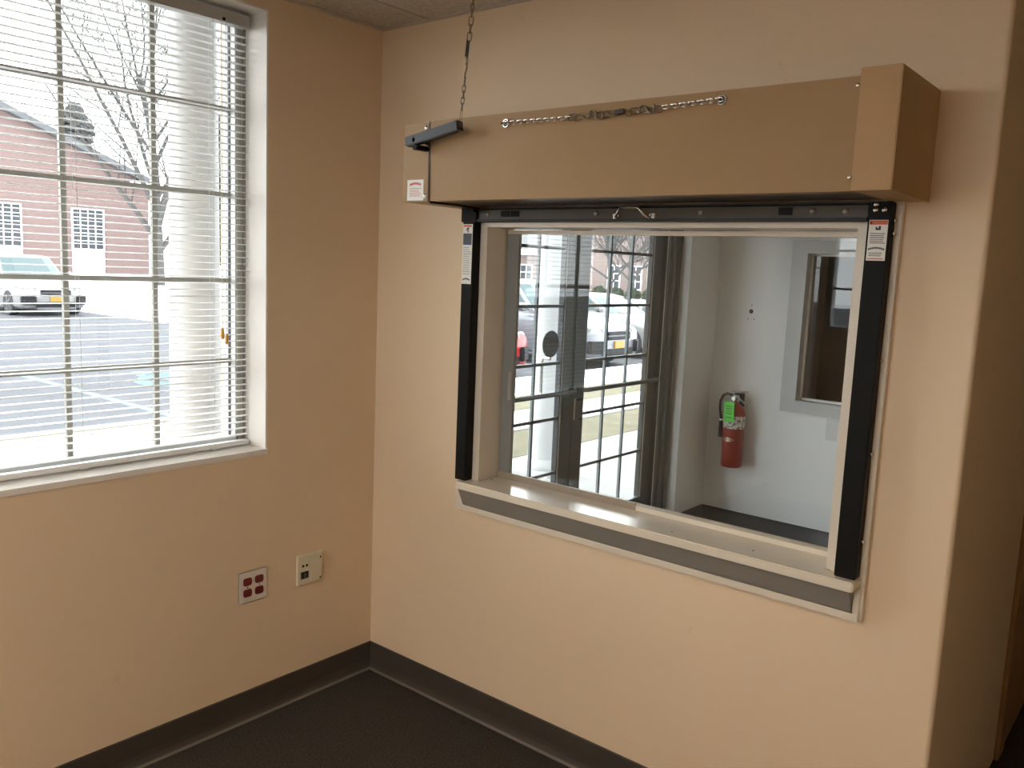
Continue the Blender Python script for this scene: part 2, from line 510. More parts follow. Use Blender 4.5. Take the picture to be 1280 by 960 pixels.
# assumed window out of view, added opposite the hatch to light its wall
w4 = empty('added_window_4', (-3.76, (LY0 + LY1) / 2, LZ0), 'added unseen bare multi-pane window opposite the service window', 'window', kind='structure')
t = 0.04
mb = MB().box(-3.80, -3.73, LY0, LY0 + t, LZ0, WZ1).box(-3.80, -3.73, LY1 - t, LY1, LZ0, WZ1).box(-3.80, -3.73, LY0 + t, LY1 - t, LZ0, LZ0 + t).box(-3.80, -3.73, LY0 + t, LY1 - t, WZ1 - t, WZ1)
mb.build('window_frame', M_WINFRAME, w4)
ny_, nz_ = 6, 4
yy_ = [LY0 + t + (LY1 - LY0 - 2 * t) * k / ny_ for k in range(ny_ + 1)]
zz_ = [LZ0 + t + (WZ1 - LZ0 - 2 * t) * k / nz_ for k in range(nz_ + 1)]
for y in yy_[1:-1]:
    MB().box(-3.775, -3.760, y - 0.008, y + 0.008, zz_[0], zz_[-1]).build('muntin', M_MUNTIN, w4)
for z in zz_[1:-1]:
    MB().box(-3.775, -3.760, yy_[0], yy_[-1], z - 0.008, z + 0.008).build('muntin', M_MUNTIN, w4)
for i in range(ny_):
    for j in range(nz_):
        MB().box(-3.769, -3.766, yy_[i] + 0.008, yy_[i + 1] - 0.008, zz_[j] + 0.008, zz_[j + 1] - 0.008).build('pane', G_WIN, w4)

# ------------------------------------------------------------------ venetian blind
bl = empty('venetian_blind', (-1.07, 0.098, WZ0), 'white venetian blind with open slats hanging in the window', 'blind')
BX0, BX1, BY = -1.652, -0.503, 0.092
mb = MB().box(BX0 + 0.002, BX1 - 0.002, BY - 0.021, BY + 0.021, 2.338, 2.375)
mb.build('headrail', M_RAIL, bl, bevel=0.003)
MB().box(BX0, BX1, BY - 0.014, BY + 0.014, 0.962, 0.978).build('bottom_rail', M_SLAT, bl, bevel=0.003)
W2, th = 0.0125, 0.0006
prof = [(-W2, 0), (-W2 * 0.5, 0.0016), (0, 0.0022), (W2 * 0.5, 0.0016), (W2, 0)]
poly = [(BY + a, b) for a, b in prof] + [(BY + a, b - th) for a, b in reversed(prof)]
slat_me = MB().prism(poly, BX0 + 0.003, BX1 - 0.003, 'x').mesh('slat', M_SLAT)
z = 0.998
rnd = random.Random(4)
while z < 2.33:
    s = link('slat', slat_me, bl)
    s.location = (0, 0, z + rnd.uniform(-0.0006, 0.0006))
    z += 0.0215
for x in (-0.635, -1.065, -1.52):
    mb = MB()
    for y in (BY - 0.0135, BY + 0.0135):
        mb.cyl((x, y, 0.975), (x, y, 2.34), 0.0007, 5)
    mb.build('ladder_cord', M_CORD, bl)
    MB().box(x - 0.012, x + 0.012, BY - 0.016, BY + 0.016, 0.960, 0.968).build('cord_clip', M_SLAT, bl)
MB().lathe([(0.006, 0), (0.006, 0.004), (0.003, 0.006)], (-0.60, BY - 0.021, 2.345), 10, 'y').build('cord_lock', M_STEEL, bl)
for (x, zb) in ((-0.613, 1.347), (-0.597, 1.328)):
    MB().cyl((x, 0.066, zb + 0.02), (x, 0.066, 2.345), 0.0009, 5).build('pull_cord', M_CORD, bl)
    t = MB().lathe([(0.002, 0.022), (0.004, 0.018), (0.006, 0.0), (0.0065, -0.012), (0.003, -0.015)], (x, 0.066, zb), 10).build('tassel', M_TASSEL, bl, smooth=True)
    t['label'] = 'amber plastic cord tassel'

# ================================================================== SERVICE HATCH
# casing boards round the opening
mb = MB()
mb.box(-0.02, 0.0, HY1 + 0.012, -0.452, 0.755, 1.80).box(-0.02, 0.0, -1.856, HY0 - 0.012, 0.755, 1.80).box(-0.02, 0.0, HY0 - 0.012, HY1 + 0.012, HZ1 + 0.012, 1.80)
mb.box(-0.02, 0.12, HY1, HY1 + 0.012, HZ0 + 0.006, HZ1).box(-0.02, 0.12, HY0 - 0.012, HY0, HZ0 + 0.006, HZ1).box(-0.02, 0.12, HY0 - 0.012, HY1 + 0.012, HZ1, HZ1 + 0.012)
struct('trim_3', mb, M_TRIM, 'cream casing and jambs round the service window opening', 'casing')

lg = empty('service_ledge', (0, -1.16, 0.75), 'cream glossy ledge with grey apron under the service window', 'ledge')
MB().prism([(-0.080, -0.505), (-0.080, -1.846), (-0.0205, -1.846), (-0.0205, HY0), (0.119, HY0), (0.119, HY1), (-0.0205, HY1), (-0.0205, -0.505)], 0.8465, 0.8715, 'z').build('ledge_board', M_LEDGE, lg, bevel=0.003)
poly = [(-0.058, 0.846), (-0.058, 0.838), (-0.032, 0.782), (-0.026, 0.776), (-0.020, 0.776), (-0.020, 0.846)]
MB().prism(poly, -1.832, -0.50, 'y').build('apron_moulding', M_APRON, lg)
MB().box(-0.029, -0.020, -1.850, -0.485, 0.757, 0.776).build('apron_fillet', M_TRIM, lg, bevel=0.002)
MB().box(-0.027, -0.020, -1.850, -1.833, 0.776, 0.846).build('end_strip', M_TRIM, lg, bevel=0.002)
for (x, y) in ((-0.035, -1.32), (-0.02, -1.56), (0.03, -0.575)):
    MB().lathe([(0.003, 0.8713), (0.003, 0.8725), (0.001, 0.873)], (x, y, 0), 8).build('nail_head', M_BRONZE, lg)

w2 = empty('window_2', (0.09, -1.16, 0.87), 'sliding glass service window above the cream ledge', 'window', kind='structure')
MB().box(0.078, 0.115, -1.753, -0.562, 0.8715, 0.886).build('bottom_track', M_TRIM, w2)
MB().box(0.076, 0.082, -1.128, -0.562, 0.8716, 0.895).build('bottom_rail', mat('tan plastic rail', (0.36, 0.29, 0.22), 0.35), w2)
MB().box(0.080, 0.110, -1.753, -0.562, 1.718, 1.731).build('top_track', M_TRIM, w2)
mb = MB().box(0.082, 0.096, -0.612, -0.562, 0.886, 1.718)
mb.build('stile', M_ALU, w2)
mb = MB().box(0.0785, 0.082, -0.608, -0.590, 1.15, 1.25)
mb.build('finger_pull', mat('pale pull plate', (0.55, 0.54, 0.50), 0.3, metal=0.6), w2, bevel=0.003)
MB().box(0.086, 0.090, -1.135, -0.611, 0.886, 1.718).build('pane', G_HATCH, w2)
MB().box(0.100, 0.104, -1.753, -1.105, 0.886, 1.718).build('pane', G_HATCH, w2)
MB().box(0.098, 0.108, -1.756, -1.742, 0.886, 1.718).build('side_channel', M_TRIM, w2)

# ------------------------------------------------------------------ rolling counter shutter
sh = empty('rolling_shutter', (0, -1.17, 0.872), 'raised rolling counter shutter with tan hood and black guide tracks', 'shutter')
XF = -0.291
# hood: folded sheet, front, top and a partial underside
mb = MB().prism([(0.0, 2.034), (XF, 2.034), (XF + 0.004, 1.797), (-0.245, 1.797), (-0.245, 1.800), (XF + 0.007, 1.800), (XF + 0.003, 2.031), (0.0, 2.031)], -1.8235, -0.549, 'y')
hood = mb.build('hood', M_HOOD, sh)
MB().box(XF - 0.0012, XF + 0.02, -0.551, -0.5475, 1.796, 2.034).build('seam', M_BRONZE, sh)
MB().box(XF - 0.001, -0.02, -0.437, -0.5475, 1.795, 2.030).build('end_cap', M_HOOD, sh, bevel=0.0015)
MB().box(XF - 0.008, 0.0, -1.908, -1.824, 1.797, 2.049).build('end_cap', M_CAP, sh, bevel=0.002)
# coiled curtain inside, showing under the hood
MB().lathe([(0.085, -1.815), (0.085, -0.555)], (-0.135, 0, 1.905), 20, 'y').build('curtain_coil', M_BRONZE, sh, smooth=True)
MB().box(-0.245, -0.06, -1.82, -0.553, 1.800, 1.803).build('underside_plate', M_BRONZE, sh)
# guide tracks
for side, (y0, y1) in enumerate(((-0.530, -0.482), (-1.842, -1.790))):
    mb = MB()
    mb.box(-0.058, -0.020, y0, y1, 0.8725, 1.795)
    tr = mb.build('guide_track', M_BLACK, sh, bevel=0.002)
    mb = MB()
    yy = (y1 - 0.003, y1) if side else (y0, y0 + 0.003)
    if side:
        for zz in (1.752, 1.722, 1.42, 1.19, 0.968):
            MB().lathe([(0.007, -1.842), (0.007, -1.846), (0.003, -1.849)], (-0.033, 0, zz), 10, 'y').build('bolt', M_STEEL, tr, smooth=True)
        for k, (yb, zb) in enumerate(((-1.808, 1.775), (-1.828, 1.775), (-1.808, 1.788))):
            MB().lathe([(0.006, -0.058), (0.006, -0.063), (0.003, -0.065)], (0, yb, zb), 10, 'x').build('bolt', M_STEEL, tr, smooth=True)
    else:
        MB().box(-0.064, -0.02, -0.545, -0.478, 1.748, 1.80).build('track_bracket', M_BLACK, tr, bevel=0.002)
# bottom bar between the tracks
bar = MB().box(-0.052, -0.030, -1.788, -0.532, 1.7575, 1.797).build('bottom_bar', M_BRONZE, sh, bevel=0.002)
MB().box(-0.060, -0.024, -1.788, -0.532, 1.7495, 1.7575).build('weather_strip', M_RUBBER, bar)
MB().box(-0.056, -0.052, -1.788, -0.532, 1.787, 1.792).build('ridge', M_BLACK, bar)
for y in (-0.585, -1.01, -1.35, -1.655, -1.735):
    MB().lathe([(0.0075, -0.052), (0.0075, -0.055), (0.004, -0.0575)], (0, y, 1.774), 12, 'x').build('screw', M_DSTEEL, bar, smooth=True)
for y in (-0.66, -0.70, -1.585):
    MB().box(-0.055, -0.052, y - 0.018, y + 0.018, 1.765, 1.784).build('clip_plate', M_BLACK, bar, bevel=0.001)
# bow handle
pts = [(-0.052, -1.083, 1.759), (-0.066, -1.087, 1.760), (-0.074, -1.094, 1.766), (-0.077, -1.103, 1.779), (-0.078, -1.110, 1.786), (-0.078, -1.120, 1.788),
       (-0.078, -1.160, 1.788), (-0.078, -1.170, 1.786), (-0.077, -1.177, 1.779), (-0.074, -1.186, 1.766), (-0.066, -1.193, 1.760), (-0.052, -1.197, 1.759)]
hd = MB().tube(pts, 0.0042, 8).build('pull_handle', M_STEEL, bar, smooth=True)
hd['label'] = 'bright steel bow handle'
for y in (-1.08, -1.20):
    MB().box(-0.056, -0.052, y - 0.010, y + 0.010, 1.758, 1.772).build('handle_foot', M_STEEL, bar, bevel=0.001)
# cap screws
for (y, zz) in ((-0.535, 1.952), (-0.535, 2.015), (-0.536, 1.812)):
    MB().lathe([(0.007, XF - 0.001), (0.007, XF - 0.004), (0.003, XF - 0.006)], (0, y, zz), 10, 'x').build('cap_screw', M_STEEL, sh, smooth=True)
for (y, zz) in ((-1.818, 2.015), (-1.818, 1.825)):
    MB().lathe([(0.004, XF + 0.004), (0.004, XF - 0.003), (0.002, XF - 0.004)], (0, y, zz), 10, 'x').build('cap_screw', M_STEEL, sh, smooth=True)
MB().cyl((-0.285, -0.551, 1.7935), (-0.01, -0.545, 1.7935), 0.003, 6).build('bottom_flange', M_BLACK, sh)
MB().box(-0.09, -0.07, -0.556, -0.54, 1.779, 1.793).build('flange_nut', M_BLACK, sh, bevel=0.002)
# warning stickers (their print is sub-part geometry a hair above the paper)
def sticker(x, y0, y1, z0, z1, parts):
    st = MB().box(x, x - 0.0006, y0, y1, z0, z1).build('sticker', M_PAPER, sh)
    for (m, a0, a1, b0, b1) in parts:      # fractions: a from left (high y) to right, b from bottom
        ya, yb = y1 + (y0 - y1) * a0, y1 + (y0 - y1) * a1
        MB().box(x - 0.0006, x - 0.0009, ya, yb, z0 + (z1 - z0) * b0, z0 + (z1 - z0) * b1).build('print', m, st)
    return st
def lines(m, a0, a1, b0, b1, n, seed, fill=0.45):
    rr = random.Random(seed); out = []
    for k in range(n):
        b = b1 - (b1 - b0) * (k + 0.5) / n; h = (b1 - b0) / n * fill / 2
        out.append((m, a0, a1 - (a1 - a0) * rr.uniform(0, 0.25), b - h, b + h))
    return out
def arch(m, a0, a1, b, h, t, n=9):
    out = []
    for k in range(n):
        u = (k + 0.5) / n
        yy = b + h * (1 - (2 * u - 1) ** 2)
        out.append((m, a0 + (a1 - a0) * k / n, a0 + (a1 - a0) * (k + 0.82) / n, yy - t, yy + t))
    return out
sticker(XF - 0.0012, -0.529, -0.458, 1.799, 1.862, arch(M_PRINTR, 0.16, 0.86, 0.75, 0.07, 0.055) + lines(M_PRINTLR, 0.15, 0.90, 0.18, 0.62, 6, 1))
sticker(-0.0585, -0.527, -0.484, 1.545, 1.742,
        [(M_PRINTO, 0.08, 0.92, 0.955, 0.985), (M_PRINTK, 0.45, 0.65, 0.915, 0.945), (M_PRINTK, 0.38, 0.52, 0.89, 0.925), (M_PRINTK, 0.50, 0.60, 0.86, 0.90), (M_PRINTG, 0.06, 0.94, 0.68, 0.845), (M_PRINTB, 0.06, 0.94, 0.655, 0.68)]
        + lines(M_PRINTL, 0.10, 0.90, 0.15, 0.63, 13, 2, 0.35) + arch(M_PRINTK, 0.12, 0.88, 0.065, 0.022, 0.012))
sticker(-0.0585, -1.838, -1.795, 1.657, 1.752,
        [(M_PRINTO, 0.02, 0.98, 0.885, 0.99), (M_PRINTK, 0.06, 0.16, 0.90, 0.955), (M_PRINTK, 0.36, 0.44, 0.75, 0.83), (M_PRINTK, 0.44, 0.56, 0.75, 0.80), (M_PRINTK, 0.52, 0.64, 0.75, 0.85)]
        + lines(M_PRINTK, 0.10, 0.95, 0.41, 0.69, 6, 3, 0.35) + arch(M_PRINTK, 0.06, 0.94, 0.27, 0.045, 0.022) + lines(M_PRINTK, 0.10, 0.95, 0.10, 0.21, 3, 5, 0.35) + [(M_PRINTO, 0.05, 0.9, 0.03, 0.055)])
# release lever: square tube on a pivot in front of the left end cap
L0 = Vector((-0.335, -0.503, 1.968)); L1 = Vector((-0.335, -0.716, 2.003))
ld = (L1 - L0); ln = ld.length; ld.normalize()
up = Vector((1, 0, 0)).cross(ld).normalized()
if up.z < 0: up = -up
c = (L0 + L1) / 2
lev = MB().obox(c, ld * ln / 2, Vector((0.014, 0, 0)), up * 0.0145).build('release_lever', M_LEVER, sh, bevel=0.0025)
MB().obox(L0 - ld * 0.0005, ld * 0.003, Vector((0.0105, 0, 0)), up * 0.011).build('tube_mouth', M_RUBBER, lev)
MB().box(-0.345, XF, -0.549, -0.530, 1.944, 1.958).build('pivot_block', M_BLACK, lev, bevel=0.002)
MB().cyl((XF, -0.538, 1.972), (-0.349, -0.538, 1.972), 0.007, 10).build('pivot_stud', M_BLACK, lev)
# eyelets that the front chain passes through
EY = [(-0.852, 2.006), (-1.508, 2.012)]
for (y, zz) in EY:
    n = 14
    ring = [(XF - 0.002, y + 0.0105 * math.cos(2 * PI * k / n), zz + 0.0105 * math.sin(2 * PI * k / n)) for k in range(n)]
    MB().tube(ring, 0.003, 6, closed=True).build('eyelet', M_STEEL, sh, smooth=True)
    MB().lathe([(0.0095, XF - 0.0008), (0.0095, XF + 0.001)], (0, y, zz), 14, 'x').build('eyelet_hole', M_RUBBER, sh)

# ------------------------------------------------------------------ chains
def link_mesh(name, L, W, r, m, n=12, seg=5):
    pts = []
    a = L / 2 - W / 2
    for k in range(n):
        t = 2 * PI * k / n
        pts.append((W / 2 * math.cos(t), 0, W / 2 * math.sin(t) + (a if math.sin(t) >= 0 else -a)))
    return MB().tube(pts, r, seg, closed=True).mesh(name, m, smooth=True)
def place(me, name, p, d, twist, parent):
    d = Vector(d).normalized()
    q = Vector((0, 0, 1)).rotation_difference(d)
    Mx = Matrix.Translation(Vector(p) - parent.location) @ q.to_matrix().to_4x4() @ Matrix.Rotation(twist, 4, 'Z')
    o = bpy.data.objects.new(name, me); col.objects.link(o)
    o.parent = parent
    o.matrix_local = Mx
    return o
# chain hanging from the ceiling to the lever
top = Vector((-0.322, -0.748, 2.439)); bot = Vector((-0.333, -0.714, 2.016))
hc = empty('hanging_chain', tuple(bot), 'thin dark chain hanging from the ceiling to the black lever', 'chain')
dv = (top - bot); TL = dv.length; dv.normalize()
lk = link_mesh('chain_link', 0.021, 0.0095, 0.0015, M_DSTEEL)
wire = link_mesh('wire_loop', 0.040, 0.017, 0.0009, M_STEEL)
o = place(wire, 'wire_loop', bot + dv * 0.012, dv, 0.4, hc)
t = 0.040; k = 0
stops = {}
def pos(t): return bot + dv * t
while t < 0.116:
    place(lk, 'chain_link', pos(t), dv, (k % 2) * PI / 2 + 0.5, hc); t += 0.0165; k += 1
# S hook
n = 18; pts = []
for i in range(n + 1):
    u = i / n
    if u <= 0.5:
        a = -PI * 0.75 + u * 2 * PI * 1.25
        pts.append((0.0085 * math.cos(a), 0, -0.0095 + 0.0095 * math.sin(a)))
    else:
        a = -PI * 0.5 - (u - 0.5) * 2 * PI * 1.25
        pts.append((0.0085 * math.cos(a), 0, 0.0095 + 0.0095 * math.sin(a)))
sm = MB().tube([(a_ * 1.2, b_, c_ * 1.15) for a_, b_, c_ in pts], 0.0023, 6).mesh('s_hook', M_DSTEEL, smooth=True)
place(sm, 's_hook', pos(0.138), dv, 0.9, hc)
t = 0.197
fm = MB().box(-0.0055, 0.0055, -0.002, 0.002, -0.024, 0.024).mesh('fusible_link', M_BRONZE, bevel=0.0015)
place(lk, 'chain_link', pos(0.166), dv, 0.3, hc)
place(fm, 'fusible_link', pos(0.197), dv, 0.9, hc)
place(fm, 'fusible_link', pos(0.200) + Vector((-0.005, 0.002, 0)), dv, 0.9, hc)
t = 0.232
big = link_mesh('open_link', 0.026, 0.013, 0.0016, M_DSTEEL)
while t < 0.275:
    place(big, 'open_link', pos(t), dv, (k % 2) * PI / 2 + 0.5, hc); t += 0.021; k += 1
while t < TL - 0.004:
    place(lk, 'chain_link', pos(t), dv, (k % 2) * PI / 2 + 0.5, hc); t += 0.0165; k += 1
place(MB().lathe([(0.012, 0.006), (0.012, 0.009), (0.003, 0.009)], (0, 0, 0), 10).mesh('ceiling_hook', M_STEEL), 'ceiling_hook', pos(TL - 0.012), (0, 0, 1), 0, hc)

# bright twisted chain laid along the hood front through both eyelets
fc = empty('front_chain', (XF - 0.008, -1.18, 2.0), 'bright steel chain strung between two eyelets across the hood', 'chain')
tw = link_mesh('chain_link', 0.0185, 0.0108, 0.0021, mat('bright chain steel', (0.86, 0.85, 0.82), 0.18, metal=1.0), 10, 5)
tw2 = link_mesh('slack_link', 0.027, 0.014, 0.0018, M_DSTEEL)
def fpos(y):
    u = (y - EY[0][0]) / (EY[1][0] - EY[0][0])
    return Vector((XF - 0.0085, y, EY[0][1] + (EY[1][1] - EY[0][1]) * u - 0.006 * math.sin(PI * u)))
y = EY[0][0] + 0.004; k = 0
while y > EY[1][0] - 0.004:
    slack = -1.345 < y < -1.075
    if not slack:
        place(tw, 'chain_link', fpos(y), (0, -1, 0.01), PI / 4 + (k % 2) * PI / 2, fc); y -= 0.0118
    else:
        rr = random.Random(k)
        place(tw2, 'slack_link', fpos(y) + Vector((-0.001 - 0.002 * (k % 2), 0, rr.uniform(-0.003, 0.002))), (0, -1, rr.uniform(-0.35, 0.35)), PI / 2 + rr.uniform(-0.3, 0.3), fc); y -= 0.0215
    k += 1
fl = MB().box(-0.0015, 0.0015, -0.006, 0.006, -0.016, 0.016).mesh('fusible_link', M_BRONZE, bevel=0.0015)
place(fl, 'fusible_link', fpos(-1.235) + Vector((-0.007, 0, 0.001)), (0, -1, 0.08), 0, fc)
place(sm, 's_hook', fpos(-1.315) + Vector((-0.006, 0, 0.0)), (0, -1, 0.2), PI / 2, fc)
place(sm, 's_hook', fpos(-1.165) + Vector((-0.006, 0, 0.0)), (0, -1, -0.2), PI / 2, fc)

# ================================================================== WALL PLATES
ou = empty('power_outlet', (-0.543, 0, 0.427), 'white double wall outlet with four red receptacles', 'outlet')
MB().box(-0.600, -0.486, -0.006, 0, 0.4265, 0.5395).build('plate', M_WPLATE, ou, bevel=0.003)
for cx in (-0.566, -0.520):
    for cz in (0.463, 0.503):
        n = 20; poly = []
        for q in range(n):
            t = 2 * PI * q / n
            poly.append((cx + max(-0.0165, min(0.0165, 0.0185 * math.cos(t))), cz + max(-0.0135, min(0.0135, 0.0175 * math.sin(t)))))
        rc = MB().prism(poly, -0.006, -0.0085, 'y').build('receptacle', M_REDREC, ou)
        mb = MB().box(cx - 0.0068, cx - 0.0052, -0.0085, -0.0088, cz - 0.001, cz + 0.007).box(cx + 0.0052, cx + 0.0068, -0.0085, -0.0088, cz - 0.001, cz + 0.006)
        mb.cyl((cx, -0.0085, cz - 0.006), (cx, -0.0088, cz - 0.006), 0.0024, 8)
        mb.build('slots', M_RUBBER, rc)
for cx in (-0.566, -0.520):
    MB().lathe([(0.003, -0.006), (0.003, -0.0075)], (cx, 0, 0.483), 8, 'y').build('plate_screw', M_STEEL, ou)
dp = empty('data_plate', (-0.306, 0, 0.432), 'ivory wall plate with network jacks near the room corner', 'wall plate')
MB().box(-0.362, -0.2505, -0.010, 0, 0.432, 0.546).build('plate', M_IPLATE, dp, bevel=0.002)
MB().box(-0.309, -0.2575, -0.0135, -0.010, 0.440, 0.529).build('hinged_cover', M_IPLATE, dp, bevel=0.001)
MB().box(-0.357, -0.255, -0.014, -0.010, 0.533, 0.543).build('ledge_strip', M_IPLATE, dp, bevel=0.001)
jm = MB().box(-0.347, -0.315, -0.012, -0.010, 0.497, 0.520).build('jack_module', M_IPLATE, dp)
for x in (-0.339, -0.323):
    MB().box(x - 0.005, x + 0.005, -0.0125, -0.012, 0.499, 0.508).build('port', M_RUBBER, jm)
jm = MB().box(-0.347, -0.315, -0.0125, -0.010, 0.455, 0.481).build('jack_module', M_RUBBER, dp)
MB().box(-0.332, -0.330, -0.0132, -0.0125, 0.460, 0.476).build('divider', M_ALU, jm)
for z in (0.444, 0.522):
    MB().box(-0.266, -0.260, -0.0140, -0.0135, z - 0.004, z + 0.004).build('latch', M_BRONZE, dp)

# ================================================================== ENTRANCE LOBBY
LX, LY = 2.94, 0.05
DX0, DX1 = 0.58, 2.553
mb = MB().box(0.12, DX0, LY, 0.28, 0, 2.75).box(DX1, 5.0, LY, 0.28, 0, 2.75).box(DX0, DX1, LY, 0.28, 2.16, 2.75)
struct('wall_lobby_entrance', mb, M_LOBBY, 'white lobby wall around the glazed double doors', 'wall')
FY0, FY1, FZa, FZb = -1.62, -0.475, 0.845, 1.795
mb = MB().box(LX, LX + 0.12, FY1 - 0.02, LY, 0, 2.75).box(LX, LX + 0.12, -1.94, FY0 + 0.02, 0, 2.75).box(LX, LX + 0.12, FY0 + 0.02, FY1 - 0.02, 0, FZa).box(LX, LX + 0.12, FY0 + 0.02, FY1 - 0.02, FZb, 2.75)
wfar = struct('wall_lobby_far', mb, M_LOBBY, 'white lobby wall behind the fire extinguisher', 'wall')
struct('floor.001', MB().box(0.12, LX, -1.94, 0.28, -0.06, 0), M_LFLOOR, 'dark grey lobby floor', 'floor')
struct('ceiling.001', MB().box(0.12, 5.0, -1.94, LY, H, H + 0.05), M_CEIL, 'lobby ceiling above the glazed doors', 'ceiling')
mb = MB().box(LX - 0.006, LX, -1.94, LY, 0, 0.10).box(DX1 + 0.002, LX - 0.006, LY - 0.006, LY, 0, 0.10)
struct('baseboard_lobby', mb, M_LFLOOR, 'dark grey vinyl baseboard in the lobby', 'baseboard')
# dark holes where a device was unscrewed from the wall
for (y, z, rr_) in ((-0.190, 1.397, 0.014), (-0.190, 1.435, 0.004), (-0.172, 1.350, 0.004), (-0.212, 1.350, 0.004)):
    ho = MB().lathe([(rr_, LX - 0.0012), (rr_, LX + 0.001)], (0, y, z), 12, 'x').build('screw_hole', M_RUBBER, wfar)
MB().box(LX - 0.0008, LX, -0.79, -0.72, 0.66, 0.79).build('tape_strip', M_TAPE, wfar)

# interior window into the next office
w3 = empty('window_3', (LX, -1.05, FZa), 'interior office window in grey metal frame beside fire extinguisher', 'window', kind='structure')
mb = MB()
a = 0.05
for (y0, y1, z0, z1) in ((FY1 - a, FY1 + a * 0.9, FZa - a * 0.9, FZb + a * 0.9), (FY0 - a, FY0 + a, FZa - a * 0.9, FZb + a * 0.9), (FY0 + a, FY1 - a, FZa - a * 0.9, FZa + a * 0.6), (FY0 + a, FY1 - a, FZb - a * 0.6, FZb + a * 0.9)):
    mb.box(LX - 0.018, LX + 0.13, y0, y1, z0, z1)
mb.build('frame', M_FRAMEG, w3)
ya, yb, za, zb = FY0 + a, FY1 - a, FZa + a * 0.6, FZb - a * 0.6
mb = MB().box(LX + 0.05, LX + 0.066, yb - 0.012, yb, za, zb).box(LX + 0.05, LX + 0.066, ya, ya + 0.012, za, zb).box(LX + 0.05, LX + 0.066, ya, yb, za, za + 0.014).box(LX + 0.05, LX + 0.066, ya, yb, zb - 0.014, zb)
mb.build('glazing_stop', M_BWHITE, w3)
MB().box(LX + 0.057, LX + 0.061, ya + 0.01, yb - 0.01, za + 0.012, zb - 0.012).build('pane', G_FAR, w3)
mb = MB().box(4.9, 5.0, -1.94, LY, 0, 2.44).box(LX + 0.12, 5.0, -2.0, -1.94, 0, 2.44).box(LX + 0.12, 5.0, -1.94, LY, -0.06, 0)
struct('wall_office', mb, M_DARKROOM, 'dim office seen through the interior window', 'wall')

# --- entrance doors
mb = MB()
mb.box(2.445, DX1, 0.135, 0.26, 0, 2.16).box(DX0, 0.687, 0.135, 0.26, 0, 2.16).box(0.687, 2.445, 0.135, 0.26, 2.09, 2.16)
mb.box(2.475, 2.500, 0.118, 0.135, 0, 2.16).box(2.515, 2.540, 0.105, 0.135, 0, 2.16)
struct('trim_4', mb, M_DOORF, 'dark grey metal frame around the entrance doors', 'door frame')
MB().box(2.439, 2.4445, 0.148, 0.152, 0.01, 2.09).build('weather_seal', M_BWHITE, bpy.data.objects['trim_4'])
DY = 0.20
def door_leaf(name, x0, x1, label, lock_side):
    d = empty(name, ((x0 + x1) / 2, DY, 0), label, 'door', kind='structure')
    st, z0, z1 = 0.098, 0.008, 2.085
    g0, g1, h0, h1 = x0 + st, x1 - st, 0.235, 2.01
    for (a0, a1) in ((x0, g0), (g1, x1)):
        MB().box(a0, a1, DY - 0.022, DY + 0.022, z0, z1).build('stile', M_DOORF, d)
    MB().box(g0, g1, DY - 0.022, DY + 0.022, z0, h0).build('rail', M_DOORF, d)
    MB().box(g0, g1, DY - 0.022, DY + 0.022, h1, z1).build('rail', M_DOORF, d)
    cs = [g0 + (g1 - g0) * k / 3 for k in range(4)]
    zs = [h0, 0.525, 0.822, 1.118, 1.418, 1.715, h1]
    for x in cs[1:-1]:
        MB().box(x - 0.007, x + 0.007, DY - 0.008, DY + 0.008, h0, h1).build('muntin', M_DMUNTIN, d)
    for zz in zs[1:-1]:
        MB().box(g0, g1, DY - 0.008, DY + 0.008, zz - 0.008, zz + 0.008).build('muntin', M_DMUNTIN, d)
    mb = MB()
    for xx in (g0 + 0.010, g1 - 0.010):
        mb.box(xx - 0.003, xx + 0.003, DY - 0.016, DY + 0.016, h0, h1)
    mb.build('glazing_bead', M_GASKET, d)
    mb = MB().box(g0, g0 + 0.007, DY - 0.020, DY + 0.020, h0, h1).box(g1 - 0.007, g1, DY - 0.020, DY + 0.020, h0, h1)
    mb.build('glazing_edge', M_WINFRAME, d)
    for i in range(3):
        for j in range(6):
            MB().box(cs[i] + 0.006, cs[i + 1] - 0.006, DY - 0.002, DY + 0.002, zs[j] + 0.006, zs[j + 1] - 0.006).build('pane', G_WIN, d)
    # push bar across the inside face
    pb = MB().tube([(x0 + 0.03, DY - 0.024, 0.968), (x0 + 0.035, DY - 0.06, 0.968), (x0 + 0.06, DY - 0.072, 0.968), (x1 - 0.06, DY - 0.072, 0.968), (x1 - 0.035, DY - 0.06, 0.968), (x1 - 0.03, DY - 0.024, 0.968)], 0.012, 10)
    pb.build('push_bar', M_DOORF, d, smooth=True)
    s = lock_side
    xl = x1 - 0.045 if s > 0 else x0 + 0.045
    lk_ = MB().box(xl - 0.034, xl + 0.034, DY - 0.030, DY - 0.022, 0.795, 0.925).build('lock_plate', M_DOORF, d, bevel=0.003)
    if s < 0:
        MB().box(xl - 0.036, xl - 0.032, DY - 0.031, DY - 0.022, 0.80, 0.92).build('bright_edge', M_BWHITE, lk_)
        MB().box(xl - 0.02, xl + 0.030, DY - 0.034, DY - 0.030, 0.905, 0.918).build('thumb_turn', M_GASKET, lk_, bevel=0.002)
        MB().box(xl + 0.005, xl + 0.026, DY - 0.034, DY - 0.030, 0.798, 0.806).build('latch_slot', M_GASKET, lk_)
    return d
dr1 = door_leaf('door_1', 0.69, 1.563, 'glazed entrance door leaf with round dark disc on its glass', 1)
dr2 = door_leaf('door_2', 1.569, 2.442, 'glazed entrance door leaf with lock plate, nearer the fire extinguisher', -1)
MB().lathe([(0.070, DY - 0.008), (0.070, DY - 0.004)], (1.367, 0, 1.222), 32, 'y').build('round_disc', mat('grey disc', (0.10, 0.11, 0.105), 0.4), dr1)
